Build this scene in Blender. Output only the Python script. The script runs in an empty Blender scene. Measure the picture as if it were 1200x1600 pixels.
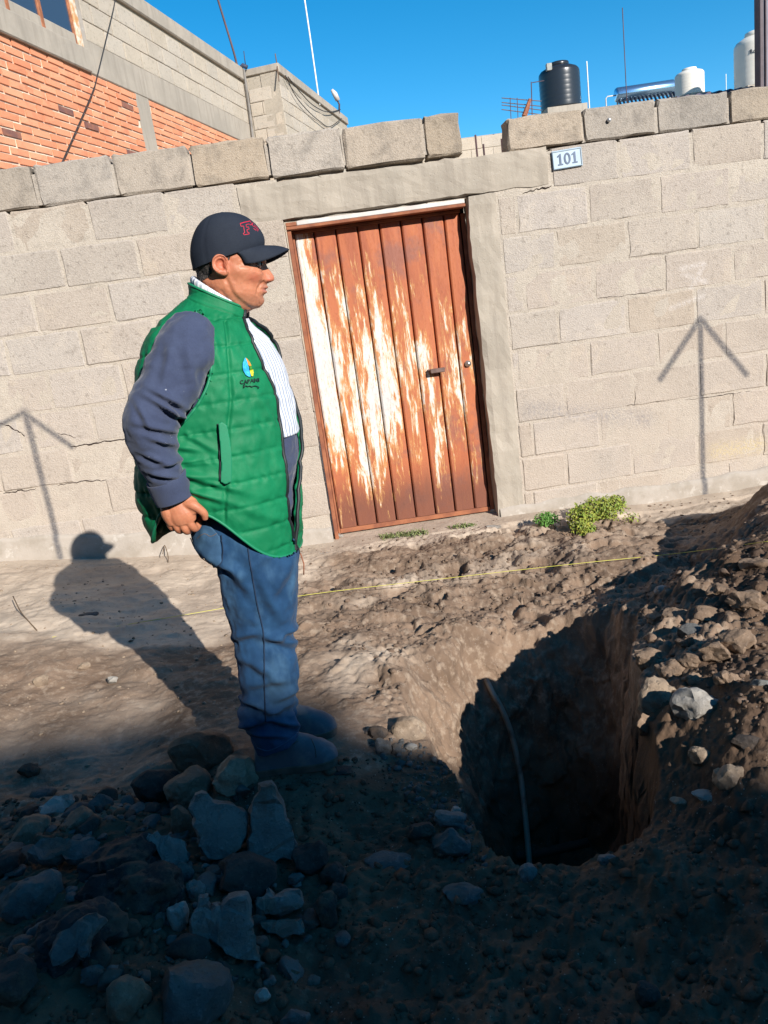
import bpy, bmesh, math, random
import numpy as np
from mathutils import Vector, Matrix
from mathutils.bvhtree import BVHTree

rng = np.random.default_rng(11)
random.seed(11)
SC = bpy.context.scene
COL = SC.collection
rad = math.radians

# ------------------------------------------------------------------ camera
CP = np.array([0.0, -4.95418885, 1.44850509])
CR = np.array([0.9878282, -0.0799572, -0.13342526])
CU = np.array([0.14941165, 0.24917334, 0.95686405])
CD = np.array([0.04326215, 0.96515257, -0.25808699])
cam_d = bpy.data.cameras.new('camera')
cam = bpy.data.objects.new('camera', cam_d)
COL.objects.link(cam)
m3 = Matrix(((CR[0], CU[0], -CD[0]), (CR[1], CU[1], -CD[1]), (CR[2], CU[2], -CD[2])))
cam.matrix_world = Matrix.Translation(Vector(CP)) @ m3.to_4x4()
cam_d.sensor_fit = 'HORIZONTAL'
cam_d.sensor_width = 36.0
cam_d.lens = 36.0
cam_d.clip_start = 0.05
cam_d.clip_end = 2000
SC.camera = cam

# ------------------------------------------------------------------ sky, sun, exposure
SUN_AZ, SUN_EL = (0.494, -0.8695), rad(25.7)
world = bpy.data.worlds.new('World')
SC.world = world
world.use_nodes = True
wn = world.node_tree.nodes
wl = world.node_tree.links
sky = wn.new('ShaderNodeTexSky')
sky.sky_type = 'NISHITA'
sky.sun_disc = False
sky.sun_elevation = SUN_EL
sky.sun_rotation = math.atan2(SUN_AZ[0], SUN_AZ[1])
sky.altitude = 2300
sky.air_density = 1.0
sky.dust_density = 0.2
sky.ozone_density = 3.0
hs = wn.new('ShaderNodeHueSaturation')
hs.inputs['Saturation'].default_value = 1.36
hs.inputs['Hue'].default_value = 0.487
bgn = wn['Background']
wl.new(sky.outputs[0], hs.inputs['Color'])
wl.new(hs.outputs[0], bgn.inputs['Color'])
bgn.inputs['Strength'].default_value = 0.115
sun_d = bpy.data.lights.new('sun', 'SUN')
sun_d.energy = 5.0
sun_d.angle = rad(0.5)
sun_d.color = (1.0, 0.945, 0.87)
sun = bpy.data.objects.new('sun', sun_d)
COL.objects.link(sun)
sdir = Vector((-SUN_AZ[0] * math.cos(SUN_EL), -SUN_AZ[1] * math.cos(SUN_EL), -math.sin(SUN_EL)))
sun.rotation_euler = sdir.to_track_quat('-Z', 'Y').to_euler()
sun.location = (6, -12, 8)
SC.view_settings.view_transform = 'Standard'
SC.view_settings.look = 'None'
SC.view_settings.gamma = 1.0
SC.view_settings.use_curve_mapping = False
SC.view_settings.exposure = 0.60

# ------------------------------------------------------------------ measuring helpers
def ray(x, y):
    return CD + (x - 600) / 1200.0 * CR - (y - 800) / 1200.0 * CU
def atY(x, y, Y):
    w = ray(x, y)
    return CP + w * ((Y - CP[1]) / w[1])
def atZ(x, y, Z):
    w = ray(x, y)
    return CP + w * ((Z - CP[2]) / w[2])
def topx(p):
    v = np.asarray(p, float) - CP
    z = v @ CD
    return np.stack([600 + 1200 * (v @ CR) / z, 800 - 1200 * (v @ CU) / z], -1)

# ------------------------------------------------------------------ noise
_perm = np.random.default_rng(5).permutation(256)
_perm = np.concatenate([_perm, _perm, _perm])
_val = np.random.default_rng(6).uniform(-1, 1, 256)
def vnoise(p, seed=0):
    p = np.asarray(p, float) + seed * 17.31
    i = np.floor(p).astype(np.int64)
    f = p - i
    f = f * f * f * (f * (f * 6 - 15) + 10)
    i &= 255
    out = 0
    for dx in (0, 1):
        for dy in (0, 1):
            for dz in (0, 1):
                h = _val[_perm[_perm[_perm[(i[:, 0] + dx) & 255] + ((i[:, 1] + dy) & 255)] + ((i[:, 2] + dz) & 255)]]
                w = (f[:, 0] if dx else 1 - f[:, 0]) * (f[:, 1] if dy else 1 - f[:, 1]) * (f[:, 2] if dz else 1 - f[:, 2])
                out = out + h * w
    return out
def fbm(p, sc, octv=4, seed=0, gain=0.5):
    p = np.asarray(p, float)
    a, s, t = 1.0, sc, 0.0
    for o in range(octv):
        t = t + a * vnoise(p * s, seed + o * 3)
        a *= gain
        s *= 2.03
    return t
def smooth(a, b, x):
    t = np.clip((x - a) / (b - a), 0, 1)
    return t * t * (3 - 2 * t)

# ------------------------------------------------------------------ mesh helpers
def mesh_np(name, v, f, smooth_sh=False):
    """f: (n,k) int array, or list of tuples"""
    me = bpy.data.meshes.new(name)
    v = np.asarray(v, np.float32)
    if isinstance(f, np.ndarray):
        n, k = f.shape
        me.vertices.add(len(v))
        me.vertices.foreach_set('co', v.ravel())
        me.loops.add(n * k)
        me.loops.foreach_set('vertex_index', f.astype(np.int32).ravel())
        me.polygons.add(n)
        me.polygons.foreach_set('loop_start', np.arange(n, dtype=np.int32) * k)
        me.polygons.foreach_set('loop_total', np.full(n, k, dtype=np.int32))
        me.update(calc_edges=True)
        me.validate()
    else:
        me.from_pydata([tuple(float(c) for c in q) for q in v], [], f)
        me.update()
    if smooth_sh:
        me.polygons.foreach_set('use_smooth', np.ones(len(me.polygons), dtype=bool))
    return me
def link(name, me, m=None, parent=None):
    o = bpy.data.objects.new(name, me)
    COL.objects.link(o)
    if m is not None and me is not None and not me.materials:
        me.materials.append(m)
    if parent is not None:
        o.parent = parent
        if any(abs(c) > 1e-9 for c in parent.location):
            o.matrix_parent_inverse = Matrix.Translation(-parent.location)
    return o
def tag(o, label=None, cat=None, group=None, kind=None):
    if label: o['label'] = label
    if cat: o['category'] = cat
    if group: o['group'] = group
    if kind: o['kind'] = kind
    return o
def thing(name, label, cat, loc=(0, 0, 0), group=None):
    o = bpy.data.objects.new(name, None)
    o.empty_display_size = 0.1
    COL.objects.link(o)
    o.location = loc
    return tag(o, label, cat, group)
def grid_faces(nr, nc, wrap=False):
    r = np.arange(nr - 1)[:, None]
    c = np.arange(nc if wrap else nc - 1)[None, :]
    c2 = (c + 1) % nc
    return np.stack([r * nc + c, r * nc + c2, (r + 1) * nc + c2, (r + 1) * nc + c], -1).reshape(-1, 4)
class MB:
    """collects verts/faces, becomes one mesh"""
    def __init__(s): s.v = []; s.f = []
    def add(s, v, f):
        b = len(s.v)
        s.v += [tuple(q) for q in v]
        s.f += [tuple(int(i) + b for i in q) for q in f]
        return s
    def box(s, c, h, R=None):
        P = [np.array((x, y, z)) * h for x in (-1, 1) for y in (-1, 1) for z in (-1, 1)]
        if R is not None: P = [R @ q for q in P]
        P = [q + np.array(c) for q in P]
        return s.add(P, [(0, 1, 3, 2), (4, 6, 7, 5), (0, 4, 5, 1), (2, 3, 7, 6), (0, 2, 6, 4), (1, 5, 7, 3)])
    def box2(s, a, b):
        a = np.array(a, float); b = np.array(b, float)
        return s.box((a + b) / 2, np.abs(b - a) / 2)
    def tube(s, pts, r, n=8, cap=True):
        pts = np.asarray(pts, float)
        rr = np.full(len(pts), r, float) if np.isscalar(r) else np.asarray(r, float)
        T = np.gradient(pts, axis=0)
        T /= np.linalg.norm(T, axis=1)[:, None] + 1e-12
        up = np.array([0, 0, 1.0]) if abs(T[0][2]) < 0.9 else np.array([1.0, 0, 0])
        V = []
        nrm = np.cross(up, T[0]); nrm /= np.linalg.norm(nrm)
        for i in range(len(pts)):
            nrm = nrm - T[i] * (nrm @ T[i]); nrm /= np.linalg.norm(nrm)
            b = np.cross(T[i], nrm)
            for k in range(n):
                a = 2 * math.pi * k / n
                V.append(pts[i] + rr[i] * (math.cos(a) * nrm + math.sin(a) * b))
        F = [tuple(q) for q in grid_faces(len(pts), n, True)]
        if cap:
            F.append(tuple(range(n - 1, -1, -1)))
            F.append(tuple((len(pts) - 1) * n + k for k in range(n)))
        return s.add(V, F)
    def lathe(s, prof, c, n=24, axis=None):
        """prof: list of (r,z)"""
        V = []
        for r_, z_ in prof:
            for k in range(n):
                a = 2 * math.pi * k / n
                q = np.array((r_ * math.cos(a), r_ * math.sin(a), z_))
                if axis is not None: q = axis @ q
                V.append(q + np.array(c))
        F = [tuple(q) for q in grid_faces(len(prof), n, True)]
        F.append(tuple(range(n - 1, -1, -1)))
        F.append(tuple((len(prof) - 1) * n + k for k in range(n)))
        return s.add(V, F)
    def build(s, name, m=None, parent=None, sm=False, bevel=0, seg=1):
        me = bpy.data.meshes.new(name)
        me.from_pydata([tuple(float(c) for c in q) for q in s.v], [], s.f)
        bm = bmesh.new(); bm.from_mesh(me)
        bmesh.ops.recalc_face_normals(bm, faces=bm.faces)
        if bevel:
            bmesh.ops.bevel(bm, geom=bm.edges[:], offset=bevel, segments=seg, affect='EDGES', clamp_overlap=True)
        bm.to_mesh(me); bm.free()
        if sm: me.polygons.foreach_set('use_smooth', np.ones(len(me.polygons), dtype=bool))
        me.update()
        return link(name, me, m, parent)
def crom(keys, n):
    """Catmull-Rom resample of an (k,d) key array to n rows (chord parameter)"""
    K = np.asarray(keys, float)
    k = len(K)
    t = np.linspace(0, k - 1, n)
    i = np.clip(np.floor(t).astype(int), 0, k - 2)
    u = (t - i)[:, None]
    g = lambda j: K[np.clip(j, 0, k - 1)]
    p0, p1, p2, p3 = g(i - 1), g(i), g(i + 1), g(i + 2)
    return 0.5 * (2 * p1 + (p2 - p0) * u + (2 * p0 - 5 * p1 + 4 * p2 - p3) * u ** 2 + (3 * p1 - p0 - 3 * p2 + p3) * u ** 3)

# ------------------------------------------------------------------ materials
class NM:
    """small node-material writer"""
    def __init__(s, name, rough=0.9, spec=0.3, metal=0.0):
        s.m = bpy.data.materials.new(name)
        s.m.use_nodes = True
        s.n = s.m.node_tree.nodes; s.l = s.m.node_tree.links
        s.b = s.n['Principled BSDF']
        s.b.inputs['Roughness'].default_value = rough
        s.b.inputs['Specular IOR Level'].default_value = spec
        s.b.inputs['Metallic'].default_value = metal
        s._pos = None
    def pos(s):
        if s._pos is None:
            s._pos = s.n.new('ShaderNodeNewGeometry').outputs['Position']
        return s._pos
    def objpos(s):
        return s.n.new('ShaderNodeTexCoord').outputs['Object']
    def put(s, sock, val):
        if isinstance(val, (int, float)): sock.default_value = val
        elif isinstance(val, tuple):
            sock.default_value = val if len(val) == len(sock.default_value) else val + (1.0,)
        else: s.l.new(val, sock)
    def map(s, scale=(1, 1, 1), vec=None, loc=(0, 0, 0)):
        n = s.n.new('ShaderNodeMapping')
        n.inputs['Scale'].default_value = scale
        n.inputs['Location'].default_value = loc
        s.l.new(vec if vec is not None else s.pos(), n.inputs['Vector'])
        return n.outputs[0]
    def noise(s, scale, detail=4, rough=0.55, vec=None, out='Fac', dist=0.0):
        n = s.n.new('ShaderNodeTexNoise')
        n.inputs['Scale'].default_value = scale
        n.inputs['Detail'].default_value = detail
        n.inputs['Roughness'].default_value = rough
        n.inputs['Distortion'].default_value = dist
        s.l.new(vec if vec is not None else s.pos(), n.inputs['Vector'])
        return n.outputs[out]
    def voro(s, scale, vec=None, feature='F1', out='Distance'):
        n = s.n.new('ShaderNodeTexVoronoi')
        n.feature = feature
        n.inputs['Scale'].default_value = scale
        s.l.new(vec if vec is not None else s.pos(), n.inputs['Vector'])
        return n.outputs[out]
    def rng(s, x, a, b, c=0.0, d=1.0, sm=True):
        n = s.n.new('ShaderNodeMapRange')
        n.interpolation_type = 'SMOOTHSTEP' if sm else 'LINEAR'
        s.put(n.inputs['Value'], x)
        for k, v_ in zip(('From Min', 'From Max', 'To Min', 'To Max'), (a, b, c, d)): s.put(n.inputs[k], v_)
        return n.outputs[0]
    def math(s, op, a, b=0.0, c=0.0, clamp=False):
        n = s.n.new('ShaderNodeMath')
        n.operation = op; n.use_clamp = clamp
        s.put(n.inputs[0], a); s.put(n.inputs[1], b)
        if op in ('MULTIPLY_ADD',): s.put(n.inputs[2], c)
        return n.outputs[0]
    def vm(s, op, a, b=(0, 0, 0), out=0):
        n = s.n.new('ShaderNodeVectorMath')
        n.operation = op
        s.put(n.inputs[0], a)
        if op == 'SCALE': s.put(n.inputs['Scale'], b)
        else: s.put(n.inputs[1], b)
        return n.outputs[out]
    def mix(s, f, a, b, mode='MIX'):
        n = s.n.new('ShaderNodeMix')
        n.data_type = 'RGBA'; n.blend_type = mode
        s.put(n.inputs[0], f)
        s.put(n.inputs[6], a); s.put(n.inputs[7], b)
        return n.outputs[2]
    def sep(s, v):
        n = s.n.new('ShaderNodeSeparateXYZ')
        s.l.new(v, n.inputs[0]); return n.outputs
    def attr(s, name, out='Fac'):
        n = s.n.new('ShaderNodeAttribute'); n.attribute_name = name
        return n.outputs[out]
    def orand(s):
        return s.n.new('ShaderNodeObjectInfo').outputs['Random']
    def color(s, c): s.put(s.b.inputs['Base Color'], c); return s
    def rough(s, c): s.put(s.b.inputs['Roughness'], c); return s
    def bump(s, h, strength=0.5, dist=0.01):
        n = s.n.new('ShaderNodeBump')
        n.inputs['Strength'].default_value = strength
        n.inputs['Distance'].default_value = dist
        s.put(n.inputs['Height'], h)
        s.l.new(n.outputs[0], s.b.inputs['Normal'])
        return s
    def seg(s, a, b, w0, w1):
        """soft line mask in the x-z plane between two points"""
        p = s.n.new('ShaderNodeCombineXYZ')
        q = s.sep(s.pos())
        s.l.new(q[0], p.inputs[0]); s.l.new(q[2], p.inputs[2])
        A = (a[0], 0.0, a[1]); BA = (b[0] - a[0], 0.0, b[1] - a[1])
        pa = s.vm('SUBTRACT', p.outputs[0], A)
        h = s.math('DIVIDE', s.vm('DOT_PRODUCT', pa, BA, out=1), BA[0] ** 2 + BA[2] ** 2, clamp=True)
        n = s.n.new('ShaderNodeVectorMath'); n.operation = 'SCALE'
        n.inputs[0].default_value = BA
        s.l.new(h, n.inputs['Scale'])
        d = s.vm('LENGTH', s.vm('SUBTRACT', pa, n.outputs[0]), out=1)
        return s.rng(d, w0, w1, 1.0, 0.0)
def simple(name, col, rough=0.8, spec=0.3, var=0.25, sc=8.0, bump=0.2, bsc=60.0, bd=0.004, metal=0.0, col2=None):
    m = NM(name, rough, spec, metal)
    c2 = col2 if col2 else tuple(c * (1 - var) for c in col)
    m.color(m.mix(m.rng(m.noise(sc, 5), 0.35, 0.65), col, c2))
    if bump: m.bump(m.noise(bsc, 5, 0.6), bump, bd)
    return m.m
# ================================================================== GROUND with the dug pit
CT = []          # control points x, y, z
for x_, z_ in ((-9, .30), (-5, .30), (-3.5, .27), (-2.2, .17), (-1.5, .09), (-1.1, .04), (-.4, -.02), (0.3, -.02), (.95, -.02), (1.5, -.04), (2.4, -.08), (3.5, -.08), (6, -.05), (9, -.05)):
    CT.append((x_, 0.02, z_))
for px, py, z_ in ((0, 1000, .17), (150, 1000, .10), (0, 1090, .12), (150, 1100, .07), (300, 1000, .03), (0, 1200, .06), (200, 1200, .02), (330, 1120, .04),
                   (450, 1192, .062), (520, 1195, .062), (530, 1150, .064), (410, 1192, .062), (400, 1060, .045),
                   (100, 1320, .10), (230, 1420, .14), (60, 1480, .18), (300, 1580, .12), (0, 1600, .24), (120, 1560, .2), (450, 1450, .03), (550, 1560, .0), (330, 1290, .06),
                   (560, 1000, .04), (650, 1145, .02), (600, 930, -.03), (700, 890, -.03), (850, 880, -.04), (950, 855, .02), (1050, 895, -.03), (500, 900, -.02), (780, 960, -.06),
                   (600, 1300, .0), (700, 1450, .0), (850, 1400, .0), (950, 1400, .02), (850, 1560, .02), (1030, 1480, .03), (1150, 1430, .07), (1190, 1580, .06), (700, 1590, .0),
                   (1000, 950, .02), (1040, 920, .06), (1060, 1010, .17), (1100, 1100, .19), (1130, 1215, .13), (1060, 1260, .05), (1170, 1010, .28), (1190, 1120, .26), (1195, 1250, .15), (1090, 935, .17), (1060, 880, -.05), (1110, 850, -.05), (1000, 855, -.03), (1120, 815, -.06)):
    q = atZ(px, py, z_); CT.append((q[0], q[1], z_))
CT += [(2.35, -.98, .24), (2.08, -1.30, .23), (1.88, -1.55, .24), (1.68, -1.78, .22), (1.45, -1.93, .18), (2.15, -1.02, .03), (1.88, -1.24, -.02), (1.72, -1.42, -.02), (1.5, -1.65, .0), (2.3, -1.4, .27), (2.1, -1.75, .31), (1.85, -2.1, .33), (2.4, -1.9, .36), (2.3, -2.4, .46), (2.5, -.5, -.05), (3.2, -2.0, .3), (3.2, -.7, 0),
       (1.75, -2.9, .24), (1.4, -3.6, .04), (2.4, -3.45, .62), (-2.5, -1.2, .2), (-2.6, -2.6, .12), (-2.6, -3.6, .2), (-1.4, -4.2, .2), (0, -4.3, 0.02), (1.2, -4.3, .03), (3.6, -4.5, .05), (-4, -4.5, .1),  # includes an unseen heap at right, added to shade the bank
       (0, -6, 0), (-5, -6, .0), (5, -6, 0), (-6, -2.5, .15), (6, -2.5, 0.0), (0, -9, 0), (-9, -9, 0), (9, -9, 0)]
CT = np.array(CT)
def _tps(r2): return 0.5 * r2 * np.log(r2 + 1e-9)
NCT = len(CT)
_K = _tps(((CT[:, None, :2] - CT[None, :, :2]) ** 2).sum(-1)) + np.eye(NCT) * 0.004
_Pm = np.concatenate([np.ones((NCT, 1)), CT[:, :2]], 1)
_A = np.block([[_K, _Pm], [_Pm.T, np.zeros((3, 3))]])
_w = np.linalg.solve(_A, np.concatenate([CT[:, 2], np.zeros(3)]))
def base_z(xy):
    out = np.empty(len(xy))
    for s in range(0, len(xy), 20000):
        q = xy[s:s + 20000]
        k = _tps(((q[:, None, :] - CT[None, :, :2]) ** 2).sum(-1))
        out[s:s + 20000] = k @ _w[:NCT] + _w[NCT] + q @ _w[NCT + 1:]
    far = np.maximum(np.abs(xy[:, 0]) - 8, np.maximum(-xy[:, 1] - 8, xy[:, 1] - .3))
    return out * (1 - smooth(0, 3, far))
def poly_sd(xy, poly):
    """distance to polygon outline, and inside flag"""
    d = np.full(len(xy), 1e9); ins = np.zeros(len(xy), bool)
    n = len(poly)
    for i in range(n):
        a = poly[i]; b = poly[(i + 1) % n]
        ba = b - a; pa = xy - a
        h = np.clip((pa @ ba) / (ba @ ba), 0, 1)
        d = np.minimum(d, np.linalg.norm(pa - h[:, None] * ba, axis=1))
        c = (a[1] > xy[:, 1]) != (b[1] > xy[:, 1])
        with np.errstate(divide='ignore', invalid='ignore'):
            xi = a[0] + (xy[:, 1] - a[1]) * (b[0] - a[0]) / (b[1] - a[1] if b[1] != a[1] else 1e-9)
        ins ^= c & (xy[:, 0] < xi)
    return d, ins
def pxpoly(pts, z=0.0):
    return np.array([atZ(x, y, z)[:2] for x, y in pts])
LIP = pxpoly([(668, 1168), (640, 1118), (640, 1040), (700, 985), (790, 955), (880, 940), (960, 940), (990, 985), (1000, 1060), (1012, 1140), (1030, 1230), (1010, 1310), (930, 1342), (850, 1352), (790, 1352), (768, 1310), (748, 1265), (705, 1205)])
FLOOR = np.array([(0.20, -3.02), (0.56, -3.10), (0.80, -2.60), (0.93, -2.12), (0.70, -2.05), (0.42, -2.35)])
PIT = 1.05
def worley(xy, sc, seed, dens):
    """height field of scattered lumps, sc lumps per metre"""
    q = xy * sc; c0 = np.floor(q).astype(np.int64); out = np.zeros(len(xy))
    for dx in (-1, 0, 1):
        for dy in (-1, 0, 1):
            c = c0 + np.array([dx, dy])
            h = _perm[_perm[(c[:, 0] + 37 * seed) & 255] + (c[:, 1] & 255)]
            a = _val[h]; b = _val[_perm[h + 11]]; k = _val[_perm[h + 57]]; e = _val[_perm[h + 91]]
            ctr = c + .5 + .38 * np.stack([a, b], 1)
            r = .22 + .30 * (k * .5 + .5) ** 2
            d = q - ctr
            el = 1 + .35 * e
            dd = np.sqrt((d[:, 0] * el) ** 2 + (d[:, 1] / el) ** 2 + .2 * d[:, 0] * d[:, 1] * b)
            lump = np.where((e * .5 + .5) < dens, np.sqrt(np.maximum(0, 1 - (dd / r) ** 2)) * r / sc * .55, 0)
            out = np.maximum(out, lump)
    return out
def ground_z(xy, detail=True):
    xy = np.asarray(xy, float)
    z = base_z(xy)
    near = (xy[:, 0] > -.8) & (xy[:, 0] < 2.2) & (xy[:, 1] > -4) & (xy[:, 1] < -1)
    p3 = np.concatenate([xy, np.zeros((len(xy), 1))], 1)
    wob = np.stack([fbm(p3, 5, 3, 1), fbm(p3, 5, 3, 2)], 1) * .035
    t = np.zeros(len(xy)); dlip = np.full(len(xy), 3.0)
    if near.any():
        q = xy[near] + wob[near]
        dl, il = poly_sd(q, LIP); df, jf = poly_sd(q, FLOOR)
        tt = np.where(jf, 1.0, np.where(il, dl / (dl + df + 1e-6), 0.0))
        t[near] = tt; dlip[near] = np.where(il, -dl, dl)
    prof = np.where(t < .5, .5 * (2 * t) ** 1.25, 1 - .5 * (2 - 2 * t) ** 1.1)
    z = z - PIT * prof
    if not detail: return z
    # how freshly dug a spot is
    q1 = np.array([(-.9, -3.6), (.2, -3.0), (1.2, -1.9), (2.2, -1.6), (2.4, -3.2), (1, -3.9)])
    dd, ii = poly_sd(xy, q1)
    dug = np.clip(np.where(ii, 1.0, 1 - dd / .55), 0, 1)
    dug = np.maximum(dug, np.clip(1.1 - dlip / .5, 0, 1))
    dug = np.maximum(dug, smooth(-2.3, -2.9, xy[:, 1]) * .8 * (xy[:, 1] > -5))
    tramp = smooth(-.75, -.1, xy[:, 0] + .3 * vnoise(p3 * 2.0, 27)) * smooth(2.6, 2.0, xy[:, 0]) * smooth(-2.4, -1.9, xy[:, 1]) * smooth(-.10, -.45, xy[:, 1])
    dug = np.maximum(dug, .62 * tramp)
    flat = smooth(.16, .34, np.hypot((xy[:, 0] + .17) / 1.35, xy[:, 1] + 2.66))     # trodden spot under the man
    band = smooth(-1.7, -1.2, xy[:, 1]) * smooth(.0, -.12, xy[:, 1])
    p3[:, 2] = z * 1.0
    n1 = fbm(p3, 2.2, 3, 11)
    n2 = fbm(p3, 7, 4, 12)
    n3 = np.abs(fbm(p3, 13, 4, 13))
    n4 = fbm(p3, 42, 4, 14)
    n5 = fbm(p3, 3.1, 2, 15)
    wq = xy + np.stack([n2, vnoise(p3 * 8, 21)], 1) * .02
    clod = worley(wq, 9, 1, .35) * .9 + worley(wq, 21, 2, .45) + worley(wq, 44, 3, .5)
    n6 = fbm(p3, 85, 3, 22, .6)
    amp = .12 + .88 * dug
    rel = n1 * .018 + n2 * (.008 + .009 * dug) + .012 * fbm(p3 * np.array([1, 1.5, 1]), 4.1, 3, 35) * smooth(-.25, -.8, xy[:, 1]) - n3 * .010 * amp + n4 * (.0016 + .0052 * dug) + n6 * (.0012 + .002 * dug) + clod * dug * (1 + .9 * smooth(.9, 1.2, xy[:, 0]) * smooth(-.9, -1.3, xy[:, 1])) * smooth(-.55, .35, n1 + .5 * n5)
    rid = 1 - np.abs(vnoise(np.stack([xy[:, 0] * 4.2 + n2 * .5, xy[:, 1] * 5.5 + n1 * .8, p3[:, 2] * 0], 1), 28)) * 2
    rel += tramp * (.020 * fbm(p3, 5.2, 4, 29, .55) + .012 * rid * smooth(-.2, .4, n1))
    # trampled prints between wall and pit
    fp = smooth(.1, .5, fbm(p3 * np.array([1.0, 1.6, 1]), 4.6, 3, 18))
    rel += -.038 * fp * smooth(-.2, .3, xy[:, 0]) * smooth(2.4, 1.6, xy[:, 0]) * smooth(-2.1, -1.5, xy[:, 1]) * smooth(-.08, -.3, xy[:, 1])
    rut = np.abs(vnoise(p3 * np.array([2.1, 3.2, 1]) + n2[:, None] * .25, 19))
    rel += -.042 * smooth(.10, .0, rut) * smooth(.2, .8, xy[:, 0]) * smooth(-1.9, -1.4, xy[:, 1]) * smooth(-.1, -.5, xy[:, 1])
    rel *= np.where(xy[:, 1] > -.16, .35, 1.0) * (.25 + .75 * flat)
    rel *= smooth(9, 5, np.abs(xy[:, 0])) * smooth(-9, -5, xy[:, 1]) * smooth(.5, .2, xy[:, 1])
    return z + rel, dug, t, dlip, fp, n5

def fine_axis(a, b, lo, hi, c, f):
    out = [a]
    while out[-1] < b: out.append(out[-1] + (f if lo < out[-1] < hi else c))
    return np.array(out)
xs = fine_axis(-2.75, 2.75, .0, 1.25, .0098, .0055); ys = fine_axis(-4.25, .06, -3.45, -1.55, .0098, .0058)
def grow(a0, step, end):
    out = []; a = a0
    while a < end:
        step *= 1.22; a += step; out.append(a)
    return np.array(out)
gx = grow(xs[-1], .0095, 400.0); XS = np.concatenate([-2.75 - (gx[::-1] - xs[-1]), xs, gx])
gy = grow(ys[-1], .0095, 400.0); gy2 = grow(4.25, .0095, 400.0)
YS = np.concatenate([-gy2[::-1], ys, gy])
GX, GY = np.meshgrid(XS, YS)
gxy = np.stack([GX.ravel(), GY.ravel()], 1)
gz, dug, pit_t, dlip, fpr, _n5 = ground_z(gxy)
_q = np.concatenate([gxy, gz[:, None]], 1)
_m = smooth(.02, .25, pit_t) * smooth(1.0, .9, pit_t)
_sel = _m > 0
_d = np.stack([fbm(_q[_sel], 9, 4, 23), fbm(_q[_sel], 9, 4, 24)], 1) * .022 + np.stack([fbm(_q[_sel], 34, 3, 25), fbm(_q[_sel], 34, 3, 26)], 1) * .006
_q[_sel, :2] += _d * _m[_sel, None]
gme = mesh_np('ground', _q, grid_faces(len(YS), len(XS)), True)
# kind of soil: 0 trodden pale dust, 1 moist fresh soil, 2 dark wet spoil
p3 = np.concatenate([gxy, gz[:, None]], 1)
wn_ = fbm(p3, 2.6, 4, 31)
soil = np.clip(.75 * smooth(-1.25, -1.75, gxy[:, 1] + .3 * wn_) + .55 * smooth(-1.1, -1.6, gxy[:, 1] + .25 * wn_) * smooth(-1.0, -.2, gxy[:, 0]) + .62 * smooth(-.35, .25, gxy[:, 0] + .2 * wn_) * smooth(-.1, -.6, gxy[:, 1]), 0, 1)
soil = np.maximum(soil, .9 * np.clip(dug * 1.1, 0, 1))
crest = np.exp(-(((gxy[:, 0] - .05) / .26) ** 2 + ((gxy[:, 1] + 2.05) / .42) ** 2))
soil = soil * (1 - .6 * crest)
soil = np.clip(soil + .25 * wn_ * (soil > .1) + .3 * fpr * smooth(-.3, .3, gxy[:, 0]) * (gxy[:, 1] < -.2), 0, 1)
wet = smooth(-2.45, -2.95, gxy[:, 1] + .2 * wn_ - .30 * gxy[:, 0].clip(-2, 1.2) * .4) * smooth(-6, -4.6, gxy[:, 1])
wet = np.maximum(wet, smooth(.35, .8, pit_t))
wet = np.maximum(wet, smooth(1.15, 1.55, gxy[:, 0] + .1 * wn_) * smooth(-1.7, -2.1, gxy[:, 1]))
for nm, arr in (('soil', soil), ('wet', wet)):
    a = gme.attributes.new(nm, 'FLOAT', 'POINT'); a.data.foreach_set('value', arr.astype(np.float32))
M = NM('soil', .95, .15)
n_a = M.noise(3.0, 6, .6); n_b = M.noise(26, 6, .65); n_c = M.noise(140, 4, .7)
dust = M.mix(M.rng(n_a, .35, .68), (.50, .41, .32), (.385, .305, .235))
dust = M.mix(M.rng(n_b, .5, .75, 0, .55), dust, (.30, .23, .17))
fresh = M.mix(M.rng(n_a, .38, .62), (.225, .155, .108), (.145, .098, .068))
fresh = M.mix(M.rng(n_b, .46, .7, 0, .8), fresh, (.33, .255, .19))
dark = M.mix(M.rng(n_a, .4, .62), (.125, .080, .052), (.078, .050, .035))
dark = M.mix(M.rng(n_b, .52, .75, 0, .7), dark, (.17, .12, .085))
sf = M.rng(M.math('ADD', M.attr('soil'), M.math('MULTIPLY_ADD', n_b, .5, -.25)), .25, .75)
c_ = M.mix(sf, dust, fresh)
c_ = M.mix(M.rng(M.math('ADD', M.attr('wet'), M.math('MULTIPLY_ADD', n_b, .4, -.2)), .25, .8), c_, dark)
speck = M.rng(M.voro(70), .10, .16, 1, 0)
c_ = M.mix(M.math('MULTIPLY', speck, M.rng(M.noise(9), .45, .6, 0, .5)), c_, (.36, .33, .29))
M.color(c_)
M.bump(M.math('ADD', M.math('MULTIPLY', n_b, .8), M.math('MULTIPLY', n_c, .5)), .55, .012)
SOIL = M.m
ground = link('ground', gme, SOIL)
tag(ground, kind='structure')

def hit_ground(px, py, zoff=0.0):
    """first point of the picture ray on the smooth ground"""
    w = ray(px, py); w = w / np.linalg.norm(w)
    ts = np.linspace(1.0, 9.0, 700)
    P = CP + ts[:, None] * w
    g = ground_z(P[:, :2], False) + zoff
    k = np.argmax(P[:, 2] < g)
    return P[k] if P[k][2] < g[k] else P[-1]
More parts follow.
